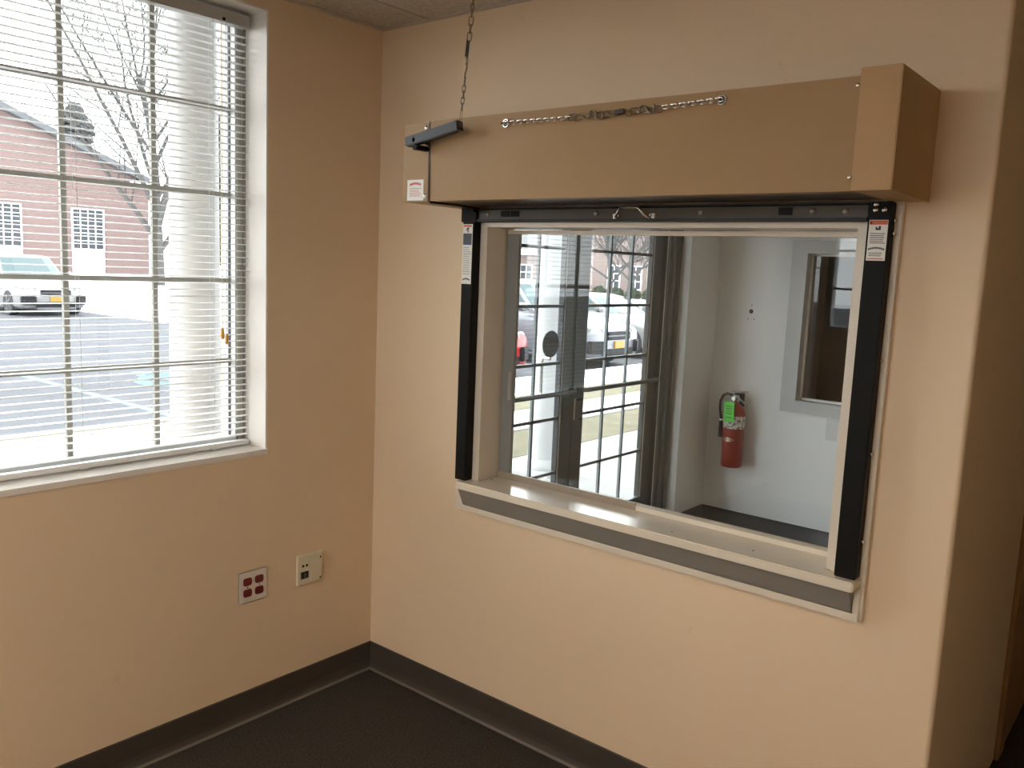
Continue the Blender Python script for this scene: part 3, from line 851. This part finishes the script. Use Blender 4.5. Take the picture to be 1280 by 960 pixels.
MB().tube([(1.405, DY + 0.022, 1.14), (1.405, DY + 0.07, 1.14), (1.405, DY + 0.075, 1.12), (1.405, DY + 0.075, 0.96), (1.405, DY + 0.07, 0.94), (1.405, DY + 0.022, 0.94)], 0.009, 8).build('outside_pull', M_STEEL, dr1, smooth=True)

# --- fire extinguisher
ex = empty('fire_extinguisher', (LX - 0.085, -0.172, 0.412), 'red fire extinguisher with green tag hung on the lobby wall', 'fire extinguisher')
ec = Vector((LX - 0.085, -0.172, 0))
R = 0.066
MB().lathe([(R * 0.9, 0.412), (R, 0.420), (R, 0.745), (R * 0.96, 0.765), (R * 0.80, 0.790), (R * 0.5, 0.808), (R * 0.32, 0.815), (R * 0.32, 0.828)], (ec.x, ec.y, 0), 28).build('cylinder', M_EXTRED, ex, smooth=True)
lb = MB().lathe([(R + 0.001, 0.662), (R + 0.001, 0.742)], (ec.x, ec.y, 0), 28).build('label_band', mat('speckled label', (0.72, 0.72, 0.70), 0.4, c2=(0.20, 0.20, 0.19), nscale=60, lo=0.42, hi=0.52), ex, smooth=True)
def on_can(ang, z, rr=R + 0.0012):
    return Vector((ec.x - rr * math.cos(ang), ec.y + rr * math.sin(ang), z))
poly = [(-0.55, 0.592), (0.10, 0.607), (0.75, 0.592), (0.10, 0.577)]
mb = MB(); n = len(mb.v)
mb.v += [tuple(on_can(0.10, 0.592, R + 0.0016))] + [tuple(on_can(a_, z_)) for a_, z_ in ((0.75, 0.592), (0.42, 0.600), (0.10, 0.608), (-0.22, 0.600), (-0.55, 0.592), (-0.22, 0.584), (0.10, 0.576), (0.42, 0.584))]
mb.f += [(0, 1 + k, 1 + (k + 1) % 8) for k in range(8)]
mb.build('diamond_emblem', M_PAPER, ex)
MB().lathe([(0.020, 0.826), (0.022, 0.835), (0.022, 0.862), (0.016, 0.872)], (ec.x, ec.y, 0), 14).build('valve', M_STEEL, ex, smooth=True)
MB().obox((ec.x - 0.03, ec.y - 0.035, 0.897), (0.008, -0.050, 0.003), (0.012, 0.002, 0), (0, 0, 0.006)).build('lever', M_STEEL, ex, bevel=0.002)
MB().obox((ec.x - 0.03, ec.y - 0.052, 0.842), (0.004, -0.040, -0.028), (0.012, 0, 0), (0, 0.003, 0.004)).build('handle', M_STEEL, ex, bevel=0.002)
n = 12
MB().tube([(ec.x - 0.02 + 0.012 * math.cos(2 * PI * k / n), ec.y - 0.02, 0.922 + 0.014 * math.sin(2 * PI * k / n)) for k in range(n)], 0.0012, 5, closed=True).build('pin_ring', M_STEEL, ex)
MB().lathe([(0.013, -0.042), (0.013, -0.034), (0.009, -0.032)], (ec.x + 0.0, ec.y, 0.85), 12, 'x').build('pressure_gauge', M_STEEL, ex, smooth=True)
pts = [(ec.x - 0.02, ec.y + 0.020, 0.872), (ec.x - 0.02, ec.y + 0.050, 0.878), (ec.x - 0.02, ec.y + 0.078, 0.862), (ec.x - 0.02, ec.y + 0.094, 0.825), (ec.x - 0.02, ec.y + 0.094, 0.775), (ec.x - 0.02, ec.y + 0.082, 0.720), (ec.x - 0.02, ec.y + 0.078, 0.700)]
hs = MB().tube(pts, 0.0085, 8).build('hose', M_RUBBER, ex, smooth=True)
MB().cyl((ec.x - 0.02, ec.y + 0.080, 0.700), (ec.x - 0.02, ec.y + 0.080, 0.712), 0.011, 10).build('hose_ferrule', M_STEEL, hs)
MB().lathe([(0.012, 0.700), (0.013, 0.60), (0.010, 0.592)], (ec.x - 0.02, ec.y + 0.080, 0), 12).build('nozzle', M_RUBBER, hs)
tgm = MB().obox((ec.x - R - 0.010, ec.y + 0.006, 0.770), (0, 0.034, 0), (0.0008, 0, 0), (0.004, 0.004, 0.062)).build('inspection_tag', M_GREEN, ex)
for k, zz in enumerate((0.805, 0.790, 0.775, 0.760, 0.735)):
    MB().obox((ec.x - R - 0.0112 + (zz - 0.77) * 0.065, ec.y + 0.006 + (zz - 0.77) * 0.065, zz), (0, 0.024 - 0.003 * (k % 3), 0), (0.0006, 0, 0), (0, 0, 0.0028)).build('tag_print', mat('dark green print', (0.03, 0.25, 0.03), 0.5), tgm)
MB().tube([(ec.x - R - 0.007, ec.y + 0.01, 0.828), (ec.x - 0.03, ec.y + 0.01, 0.85)], 0.0012, 5).build('tag_tie', M_BWHITE, ex)
MB().box(ec.x + 0.02, LX, ec.y - 0.02, ec.y + 0.02, 0.79, 0.88).build('wall_bracket', M_CDARK, ex)

# ================================================================== OUTSIDE
GZ = -0.26
struct('ground', MB().box(-70, 120, -60, 130, -0.7, GZ - 0.03), M_SNOW, 'snow-covered ground beyond the parking lot', 'ground')
struct('parking_lot', MB().prism([(-60, -40), (-4.6, -40), (-4.6, 6.0), (40, 6.0), (40, 13.5), (10.5, 18.5), (9.8, 19.5), (9.6, 34), (-60, 34)], GZ - 0.02, GZ, 'z'), M_ASPH, 'grey asphalt parking lot outside the windows', 'parking lot')  # unseen arm beside the left wall is dark asphalt to dim the upper walls
sw = struct('sidewalk', MB().prism([(-4.6, 0.28), (40, 0.28), (40, 2.4), (3.75, 2.4), (3.75, 6.0), (-4.6, 6.0)], GZ - 0.02, -0.13, 'z'), M_CONC, 'pale concrete walk along the building outside', 'sidewalk')
for x in (-2.1, 0.1, 2.3):
    MB().box(x - 0.012, x + 0.012, 0.3, 5.85, -0.131, -0.128).build('joint', M_ASPH, sw)
MB().box(-4.6, 3.75, 5.85, 6.02, GZ, -0.115).build('kerb', mat('kerb concrete', (0.28, 0.265, 0.22), 0.9), sw)
lawn = tag(MB().box(3.75, 40, 2.4, 4.8, GZ - 0.02, -0.125).build('lawn', M_LAWN), 'brown dormant lawn strip beside the entrance walk', 'lawn', kind='structure')
struct('snow_strip', MB().box(3.9, 40, 3.2, 3.95, -0.13, -0.10), M_SNOW, 'band of snow lying across the brown lawn', 'snow', bevel=0.02)
struct('snow_verge', MB().box(3.76, 40, 4.8, 6.05, -0.2, -0.12), M_SNOW, 'snowy verge between the lawn and the parked cars', 'snow', bevel=0.02)
# painted lot markings
pl = tag(MB().box(2.85, 2.97, 6.4, 11.0, GZ, GZ + 0.004).build('stall_line', M_LINE), 'pale blue painted stall line on the asphalt', 'road marking')
mk = empty('accessible_marking', (4.6, 9.6, GZ), 'pale blue painted marking inside the parking stall', 'road marking')
n = 16
mb = MB().tube([(4.4 + 0.55 * math.cos(2 * PI * k / n), 9.3 + 0.55 * math.sin(2 * PI * k / n), GZ + 0.003) for k in range(n)], 0.055, 4, closed=True)
mb.build('painted_ring', M_LINE, mk)
MB().box(4.35, 4.50, 9.3, 10.6, GZ, GZ + 0.005).box(4.2, 4.75, 10.1, 10.22, GZ, GZ + 0.005).box(4.35, 5.0, 9.3, 9.42, GZ, GZ + 0.005).build('painted_figure', M_LINE, mk)
tag(MB().box(5.75, 5.87, 6.4, 11.0, GZ, GZ + 0.004).build('stall_line', M_LINE), 'second pale blue stall line, further right', 'road marking')

# snow banks
def bank(cx, cy, rx, ry, h, label, seed):
    rr = random.Random(seed); mb = MB(); NX, NY = 22, 12
    for i in range(NX + 1):
        for j in range(NY + 1):
            u, v_ = i / NX * 2 - 1, j / NY * 2 - 1
            d = max(0, 1 - abs(u) ** 2.5) * max(0, 1 - abs(v_) ** 2)
            mb.v.append((cx + u * rx, cy + v_ * ry, GZ - 0.05 + h * d * rr.uniform(0.75, 1.1)))
    for i in range(NX):
        for j in range(NY):
            a_ = i * (NY + 1) + j
            mb.f.append((a_, a_ + NY + 1, a_ + NY + 2, a_ + 1))
    return tag(mb.build('snow_bank', M_SNOW, None, smooth=True), label, 'snow bank', kind='structure')
bank(17.5, 24, 7.5, 4.0, 0.75, 'ploughed snow bank beside the white parked car', 1)
bank(24, 52, 30, 4.0, 0.5, 'low snow bank in front of the brick building', 2)
bank(34, 17, 10, 3.0, 0.4, 'snow bank behind the silver car', 3)

# porch columns and roof
def column(x, label):
    c = empty('porch_column', (x, 1.9, -0.13), label, 'column', 'porch columns')
    MB().lathe([(0.138, 0.02), (0.134, 1.2), (0.120, 3.2)], (x, 1.9, -0.03), 32).build('shaft', M_COLUMN, c, smooth=True)
    MB().lathe([(0.165, 0.0), (0.172, 0.02), (0.172, 0.06), (0.150, 0.09), (0.142, 0.10)], (x, 1.9, -0.10), 32).build('base', M_COLUMN, c, smooth=True)
    MB().box(x - 0.18, x + 0.18, 1.72, 2.08, -0.13, -0.09).build('plinth', M_COLUMN, c)
    MB().box(x - 0.17, x + 0.17, 1.73, 2.07, 3.12, 3.22).build('capital', M_COLUMN, c)
column(0.36, 'round white porch column seen through the blinds')
column(3.62, 'round white porch column seen through the entrance door glass')
pr = empty('porch_roof', (1.5, 1.2, 3.2), 'white porch roof carried by the round columns', 'porch roof')
MB().box(-6, 9, 0.28, 2.2, 3.3, 3.45).build('soffit', M_COLUMN, pr)
MB().box(-6, 9, 1.75, 2.05, 3.2, 3.3).build('beam', M_COLUMN, pr)
struct('wall_outer', MB().box(-9, 12, 0.20, 0.28, 2.75, 3.45), M_BRICK, 'brick wall above the windows outside', 'wall')

# ------------------------------------------------------------------ parked cars (all nose toward the building, -y)
def make_car(body_m, loc, label, hood_z=0.98, roof_z=1.66, Wd=0.92, Ln=4.6, sedan=False):
    """local frame: nose at y=0 pointing -y, x across, z up"""
    e = empty('parked_car', (0, 0, 0), label, 'car', 'parked cars')
    def sec(y, zb, zt, w, rr=0.16, nose=0.0):
        """rounded section in the xz plane at y"""
        pts = []
        for (sx, sz) in ((1, 1), (-1, 1), (-1, -1), (1, -1)):
            r_ = rr if sz > 0 else 0.08
            a0 = {(1, 1): 0, (-1, 1): 90, (-1, -1): 180, (1, -1): 270}[(sx, sz)]
            for k in range(4):
                t = math.radians(a0 + 30 * k)
                pts.append((sx * (w - r_) + r_ * math.cos(t), y, (zt - r_ if sz > 0 else zb + r_) + r_ * math.sin(t)))
        return pts
    hz_ = hood_z
    body = MB().loft([sec(0.00, 0.30, 0.66, Wd * 0.70), sec(0.06, 0.24, 0.78, Wd * 0.86), sec(0.22, 0.22, hz_ - 0.12, Wd * 0.96), sec(0.55, 0.22, hz_ - 0.04, Wd),
                      sec(1.25, 0.24, hz_ + 0.06, Wd), sec(1.6, 0.24, hz_ + 0.08, Wd), sec(3.6, 0.24, hz_ + 0.10, Wd), sec(Ln - 0.2, 0.26, hz_ + 0.10, Wd * 0.97), sec(Ln, 0.34, hz_ - 0.05, Wd * 0.9)])
    body.build('body', body_m, e, smooth=True)
    # cabin
    yb0, yb1 = 1.25, (3.9 if sedan else Ln - 0.12)
    yt0, yt1 = 2.0, (3.1 if sedan else Ln - 0.45)
    wb, wt = Wd * 0.93, Wd * 0.74
    zb_, zt_ = hz_ + 0.02, roof_z
    def ring(z, y0, y1, w_, crown):
        return [(-w_, y0 + crown, z), (-w_ * 0.6, y0, z), (w_ * 0.6, y0, z), (w_, y0 + crown, z), (w_, y1 - crown, z), (w_ * 0.6, y1, z), (-w_ * 0.6, y1, z), (-w_, y1 - crown, z)]
    cb = MB().loft([ring(zb_, yb0, yb1, wb, 0.12), ring(zt_ - 0.06, yt0 - 0.02, yt1 + 0.02, wt, 0.10), ring(zt_, yt0 + 0.25, yt1 - 0.2, wt * 0.82, 0.10)])
    cb.build('cabin', body_m, e, smooth=True)
    def lerp(a_, b_, t): return a_ + (b_ - a_) * t
    def quad_panel(name, m, P, off):
        P = [Vector(p) for p in P]
        nrm = (P[1] - P[0]).cross(P[3] - P[0]).normalized() * off
        mb_ = MB(); mb_.v = [tuple(p + nrm) for p in P] + [tuple(p - nrm) for p in P]
        mb_.f = [(0, 1, 2, 3), (7, 6, 5, 4), (0, 4, 5, 1), (1, 5, 6, 2), (2, 6, 7, 3), (3, 7, 4, 0)]
        return mb_.build(name, m, e)
    def front(z, fx):
        t = (z - zb_) / (zt_ - 0.06 - zb_)
        return (fx * lerp(wb, wt, t), lerp(yb0, yt0 - 0.02, t), z)
    # windshield in three facets follows the cabin front
    z0_, z1_ = zb_ + 0.05, zt_ - 0.09
    quad_panel('windshield', M_CGLASS, [front(z0_, -0.6), front(z0_, 0.6), front(z1_, 0.6), front(z1_, -0.6)], 0.012)
    for sx in (-1, 1):
        def cor(z, f):
            t = (z - zb_) / (zt_ - 0.06 - zb_)
            return (sx * lerp(wb, wt, t) * lerp(0.6, 0.96, f), lerp(yb0, yt0 - 0.02, t) + lerp(0, 0.11, f), z)
        quad_panel('windshield_corner', M_CGLASS, [cor(z0_, 0), cor(z0_, 1), cor(z1_, 1), cor(z1_, 0)], 0.012)
        def side(z, f):
            t = (z - zb_) / (zt_ - 0.06 - zb_)
            ya_, yb_ = lerp(yb0 + 0.12, yt0 + 0.08, t) + 0.10, lerp(yb1 - 0.12, yt1 - 0.08, t) - 0.10
            return (sx * lerp(wb, wt, t), lerp(ya_, yb_, f), z)
        for f0, f1 in ((0.0, 0.30), (0.34, 0.64), (0.68, 1.0)):
            quad_panel('side_window', M_CGLASS, [side(z0_ + 0.03, f0), side(z0_ + 0.03, f1), side(z1_, f1), side(z1_, f0)], 0.012)
        mr = MB().lathe([(0.03, -0.10), (0.085, -0.07), (0.09, 0.03), (0.05, 0.08)], (sx * (Wd + 0.10), 1.62, hz_ + 0.17), 12, 'y').build('side_mirror', body_m, e, smooth=True)
        # headlamp, fog lamp
        MB().obox((sx * Wd * 0.72, 0.13, 0.74), (0.17, sx * 0.06, 0), (0, 0.05, 0), (0, 0.02, 0.06)).build('headlamp', M_LAMP, e, bevel=0.02)
        MB().obox((sx * Wd * 0.76, 0.05, 0.44), (0.16, sx * 0.08, 0), (0, 0.07, 0), (0, 0, 0.12)).build('fog_lamp_housing', M_CDARK, e, bevel=0.02)
        for yw in (0.85, Ln - 0.95):
            wl = MB().lathe([(0.20, -0.11), (0.33, -0.11), (0.345, -0.07), (0.345, 0.07), (0.33, 0.11), (0.20, 0.11)], (sx * (Wd - 0.10), yw, 0.345), 24, 'x').build('wheel', M_TIRE, e, smooth=True)
            mb_ = MB()
            xo = sx * (Wd + 0.015)
            for k in range(5):
                t = 2 * PI * k / 5
                mb_.obox((xo, yw + 0.11 * math.cos(t), 0.345 + 0.11 * math.sin(t)), (0.008, 0, 0), (0, 0.11 * math.cos(t), 0.11 * math.sin(t)), (0, -0.025 * math.sin(t), 0.025 * math.cos(t)))
            mb_.build('rim', M_LAMP, wl)
    MB().box(-0.40, 0.40, -0.035, 0.10, 0.57, 0.73).build('grille', M_CDARK, e, bevel=0.02)
    MB().box(-0.41, 0.41, -0.045, 0.05, 0.645, 0.665).build('grille_bar', M_LAMP, e)
    MB().box(-0.55, 0.55, -0.012, 0.12, 0.27, 0.42).build('lower_grille', M_CDARK, e, bevel=0.02)
    MB().box(-0.50, 0.50, 0.0, 0.3, 0.20, 0.25).build('skid_plate', M_LAMP, e)
    MB().box(-0.155, 0.155, -0.040, 0.0, 0.41, 0.545).build('licence_plate', M_PLATE, e)
    e.location = loc
    for ch in e.children:
        ch.matrix_parent_inverse = Matrix.Identity(4)
    return e
white = mat('white car paint', (0.17, 0.172, 0.175), 0.3, coat=0.4)
silver = mat('silver car paint', (0.12, 0.125, 0.145), 0.35, metal=0.1, coat=0.6)
red = mat('red car paint', (0.26, 0.010, 0.012), 0.35, coat=0.2)
make_car(white, (8.2, 22.5, GZ), 'white car parked alone across the lot, seen through blinds')
make_car(silver, (12.0, 6.5, GZ), 'silver car with amber front plate seen through entrance doors', hood_z=0.95, roof_z=1.64)
make_car(red, (8.42, 6.5, GZ), 'red car half hidden by the porch column', hood_z=0.84, roof_z=1.40, sedan=True)
make_car(white, (15.0, 6.7, GZ), 'white car parked behind the silver one', hood_z=0.88, roof_z=1.36, sedan=True)

# ------------------------------------------------------------------ far buildings
def far_window(parent, x0, x1, z0, z1, Y, nx, ny, axis='y'):
    """recess-framed window on a wall facing -y (axis y) or -x (axis x); a0..a1 along the wall"""
    def bx(a0, a1, d0, d1, c0, c1):
        return (a0, a1, Y + d0, Y + d1, c0, c1) if axis == 'y' else (Y + d0, Y + d1, a0, a1, c0, c1)
    wd = MB().box(*bx(x0, x1, -0.02, 0.02, z0, z1)).build('window', M_BGLASS, parent)
    mb_ = MB(); t = 0.09
    mb_.box(*bx(x0 - t, x0, -0.08, 0.02, z0 - t, z1 + t)).box(*bx(x1, x1 + t, -0.08, 0.02, z0 - t, z1 + t)).box(*bx(x0, x1, -0.08, 0.02, z1, z1 + t)).box(*bx(x0, x1, -0.10, 0.02, z0 - t, z0))
    for k in range(1, nx):
        a_ = x0 + (x1 - x0) * k / nx; mb_.box(*bx(a_ - 0.03, a_ + 0.03, -0.05, 0, z0, z1))
    for k in range(1, ny):
        c_ = z0 + (z1 - z0) * k / ny; mb_.box(*bx(x0, x1, -0.05, 0, c_ - 0.03, c_ + 0.03))
    mb_.build('window_frame', M_BWHITE, wd)
    return wd
YB = 60.0
b1 = empty('brick_building', (18, YB, GZ), 'pink brick gabled building with white windows beyond the parking lot', 'building')
XA, XE, ZE = 10.0, 30.6, 6.55
ZA = ZE + (XE - XA) * 0.39
MB().prism([(2 * XA - XE, GZ - 0.05), (XE, GZ - 0.05), (XE, ZE), (XA, ZA), (2 * XA - XE, ZE)], YB, YB + 18, 'y').build('brick_wall', M_BRICK, b1)
for s in (1, -1):
    mb = MB()
    a_, b_ = (XA, ZA), (XA + s * (XE - XA + 0.7), ZE - 0.25)
    mb.prism([(a_[0], a_[1] + 0.02), (b_[0], b_[1] + 0.02), (b_[0], b_[1] + 0.45), (a_[0], a_[1] + 0.45)], YB - 0.5, YB + 18.5, 'y')
    mb.build('roof', M_ROOF, b1)
MB().box(XE - 1.4, XE + 0.6, YB - 0.45, YB + 0.1, ZE - 0.1, ZE + 0.25).build('eave_return', M_BWHITE, b1)
for xc in (7.9, 13.2, 20.6, 26.1):
    far_window(b1, xc - 1.05, xc + 1.05, 1.72, 4.42, YB, 4, 5)
    MB().box(xc - 1.12, xc + 1.12, YB - 0.06, YB + 0.02, GZ, 1.62).build('window_panel', M_BWHITE, b1)
b2 = empty('brick_wing', (55, 34, GZ), 'red brick building wall behind the bare tree with two trunks', 'building')
MB().box(55, 68, 20, 40, GZ - 0.05, 9.5).build('brick_wall', M_BRICK, b2)
MB().box(54.6, 68.4, 19.6, 40.4, 9.5, 9.9).build('parapet', M_BWHITE, b2)
for (a0, a1, c0, c1) in ((33.9, 34.9, 0.4, 2.1), (31.95, 32.9, 0.4, 2.1), (30.3, 31.3, 0.6, 3.0), (27.5, 28.5, 0.6, 3.0)):
    far_window(b2, a0, a1, c0, c1, 55, 2, 3, 'x')
b3 = empty('low_brick_wing', (56, 50, GZ), 'low red brick wing with grey roof beside the porch column', 'building')
MB().box(56, 68, 40.5, 62, GZ - 0.05, 2.9).build('brick_wall', M_BRICK, b3)
MB().prism([(55.2, 2.9), (69, 2.9), (69, 3.2), (66, 7.4), (63, 7.4), (55.2, 3.25)], 40.4, 62.4, 'y').build('roof', M_ROOF, b3)
MB().box(55.1, 55.4, 40.4, 62.4, 2.8, 3.25).build('fascia', M_BWHITE, b3)
far_window(b3, 43.4, 44.6, 0.75, 1.9, 56, 2, 2, 'x')
far_window(b3, 47.4, 48.6, 0.75, 1.9, 56, 2, 2, 'x')

# ------------------------------------------------------------------ trees and shrubs
def bare_tree(loc, height, r0, label, seed, trunks=((0, 0),), limbs=9, tilt=0.55, clear=0.3, depth=4):
    """short trunk that fans into long rising limbs, each with side branches and twigs"""
    rr = random.Random(seed)
    mb = MB()
    def stem(p, d, L, r_, n, up, sides):
        pts = [p.copy()]; rs = [r_]
        q = p.copy(); dd = d.copy()
        for k in range(n):
            dd = (dd + Vector((rr.uniform(-1, 1), rr.uniform(-1, 1), rr.uniform(-1, 1))) * 0.09 + Vector((0, 0, up))).normalized()
            q = q + dd * (L / n)
            pts.append(q.copy()); rs.append(r_ * (1 - 0.75 * (k + 1) / n))
        mb.tube(pts, rs, sides, caps=False)
        return pts, rs
    def grow(p, d, L, r_, lev):
        pts, rs = stem(p, d, L, r_, 6 if lev == 1 else 4, 0.05, 5 if lev == 1 else 3)
        if lev >= depth: return
        nb = (0, 11, 7, 4)[lev]
        n = len(pts) - 1
        for b_ in range(nb):
            f = 0.18 + 0.8 * (b_ + rr.random()) / nb
            i = min(int(f * n), n - 1); u = f * n - i
            bp = pts[i].lerp(pts[i + 1], u); dd = (pts[i + 1] - pts[i]).normalized()
            side = dd.cross(Vector((rr.uniform(-1, 1), rr.uniform(-1, 1), rr.uniform(-1, 1)))).normalized()
            nd = (dd * 0.75 + side * 0.62 + Vector((0, 0, 0.12))).normalized()
            grow(bp, nd, L * (1 - 0.55 * f) * rr.uniform(0.40, 0.60), max((rs[i] * (1 - u) + rs[i + 1] * u) * 0.5, 0.020), lev + 1)
    for (dx, dy) in trunks:
        base = Vector((loc[0] + dx, loc[1] + dy, loc[2]))
        pts, rs = stem(base, Vector((dx * 0.12, dy * 0.12, 1)).normalized(), height * 0.55, r0, 8, 0.1, 8)
        for k in range(limbs):
            f = clear + (0.98 - clear) * k / max(1, limbs - 1)
            i = min(int(f * 8), 7); bp = pts[i].lerp(pts[i + 1], f * 8 - i)
            a_ = 2.4 * k + rr.uniform(-0.4, 0.4); tl = tilt * (1.15 - 0.6 * f) * rr.uniform(0.8, 1.2)
            d = Vector((math.sin(tl) * math.cos(a_), math.sin(tl) * math.sin(a_), math.cos(tl)))
            grow(bp, d, height * (0.62 - 0.22 * f) * rr.uniform(0.85, 1.1), rs[i] * 0.55, 1)
    e = empty('bare_tree', loc, label, 'tree', 'bare winter trees')
    mb.build('branches', M_BARK, e)
    return e
bare_tree((24.1, 46.5, GZ - 0.05), 22, 0.36, 'tall bare tree in front of the gabled brick building', 11, limbs=17, tilt=0.72, clear=0.16)
bare_tree((38.8, 23.6, GZ - 0.05), 10, 0.15, 'bare tree with two trunks in front of brick wall', 5, trunks=((0.25, -0.5), (-0.2, 0.45)), limbs=15, tilt=1.0, clear=0.22)
bare_tree((44.5, 31.0, GZ - 0.05), 7, 0.10, 'small bare tree left of the two-trunk tree', 8, limbs=7, depth=3)
def conifer(loc, height, rad, label, seed):
    rr = random.Random(seed); mb = MB()
    e = empty('evergreen_tree', loc, label, 'tree', 'evergreen trees')
    b = Vector(loc)
    for k in range(2600):
        f = rr.random() ** 0.8
        z = height * (0.10 + 0.9 * f); R_ = rad * (1 - f) ** 0.8 * rr.uniform(0.2, 1.05) * (0.75 + 0.25 * math.sin(f * 23)) + 0.1
        a_ = rr.uniform(0, 2 * PI)
        d = Vector((math.cos(a_), math.sin(a_), -0.35)); c_ = b + Vector((d.x * R_, d.y * R_, z))
        s_ = height * 0.028 * rr.uniform(0.5, 1.5)
        mb.obox(c_, d * s_, Vector((-d.y, d.x, 0)) * s_ * 0.45, Vector((0, 0, 1)) * s_ * 0.16)
    mb.build('needles', M_EVER, e)
    MB().tube([b, b + Vector((0, 0, height * 0.95))], [height * 0.02, 0.02], 7).build('trunk', M_BARK, e)
conifer((36.0, 84, GZ), 15.5, 5.5, 'dark evergreen rising behind the gabled roof', 21)
conifer((32.2, 52.5, GZ), 11.5, 3.2, 'dark evergreen right of the porch column behind blinds', 22)
def shrub(loc, rx, h, label, seed):
    rr = random.Random(seed); mb = MB(); b = Vector(loc)
    e = empty('clipped_shrub', loc, label, 'shrub', 'shrubs along the brick wall')
    for k in range(240):
        a_ = rr.uniform(0, 2 * PI); ph = math.acos(rr.uniform(0, 1)); q = rr.uniform(0.75, 1)
        c_ = b + Vector((rx * q * math.sin(ph) * math.cos(a_), rx * q * math.sin(ph) * math.sin(a_), 0.08 + h * q * math.cos(ph)))
        s_ = 0.16 * rr.uniform(0.7, 1.3)
        ax = Vector((rr.uniform(-1, 1), rr.uniform(-1, 1), rr.uniform(-1, 1))).normalized(); bx_ = ax.orthogonal().normalized()
        mb.obox(c_, ax * s_, bx_ * s_, ax.cross(bx_) * s_ * 0.15)
    mb.build('foliage', M_SHRUB, e)
    MB().tube([b - Vector((0, 0, 0.05)), b + Vector((0, 0, h * 0.7))], 0.06, 6).build('stem', M_BARK, e)
for k, y in enumerate((36.0, 34.5, 33.0, 31.5, 30.0)):
    shrub((53.2, y, GZ - 0.03), 0.48, 0.60, ('leftmost', 'second from left', 'middle', 'second from right', 'rightmost')[k] + ' clipped shrub in the row along the brick wall', 30 + k)
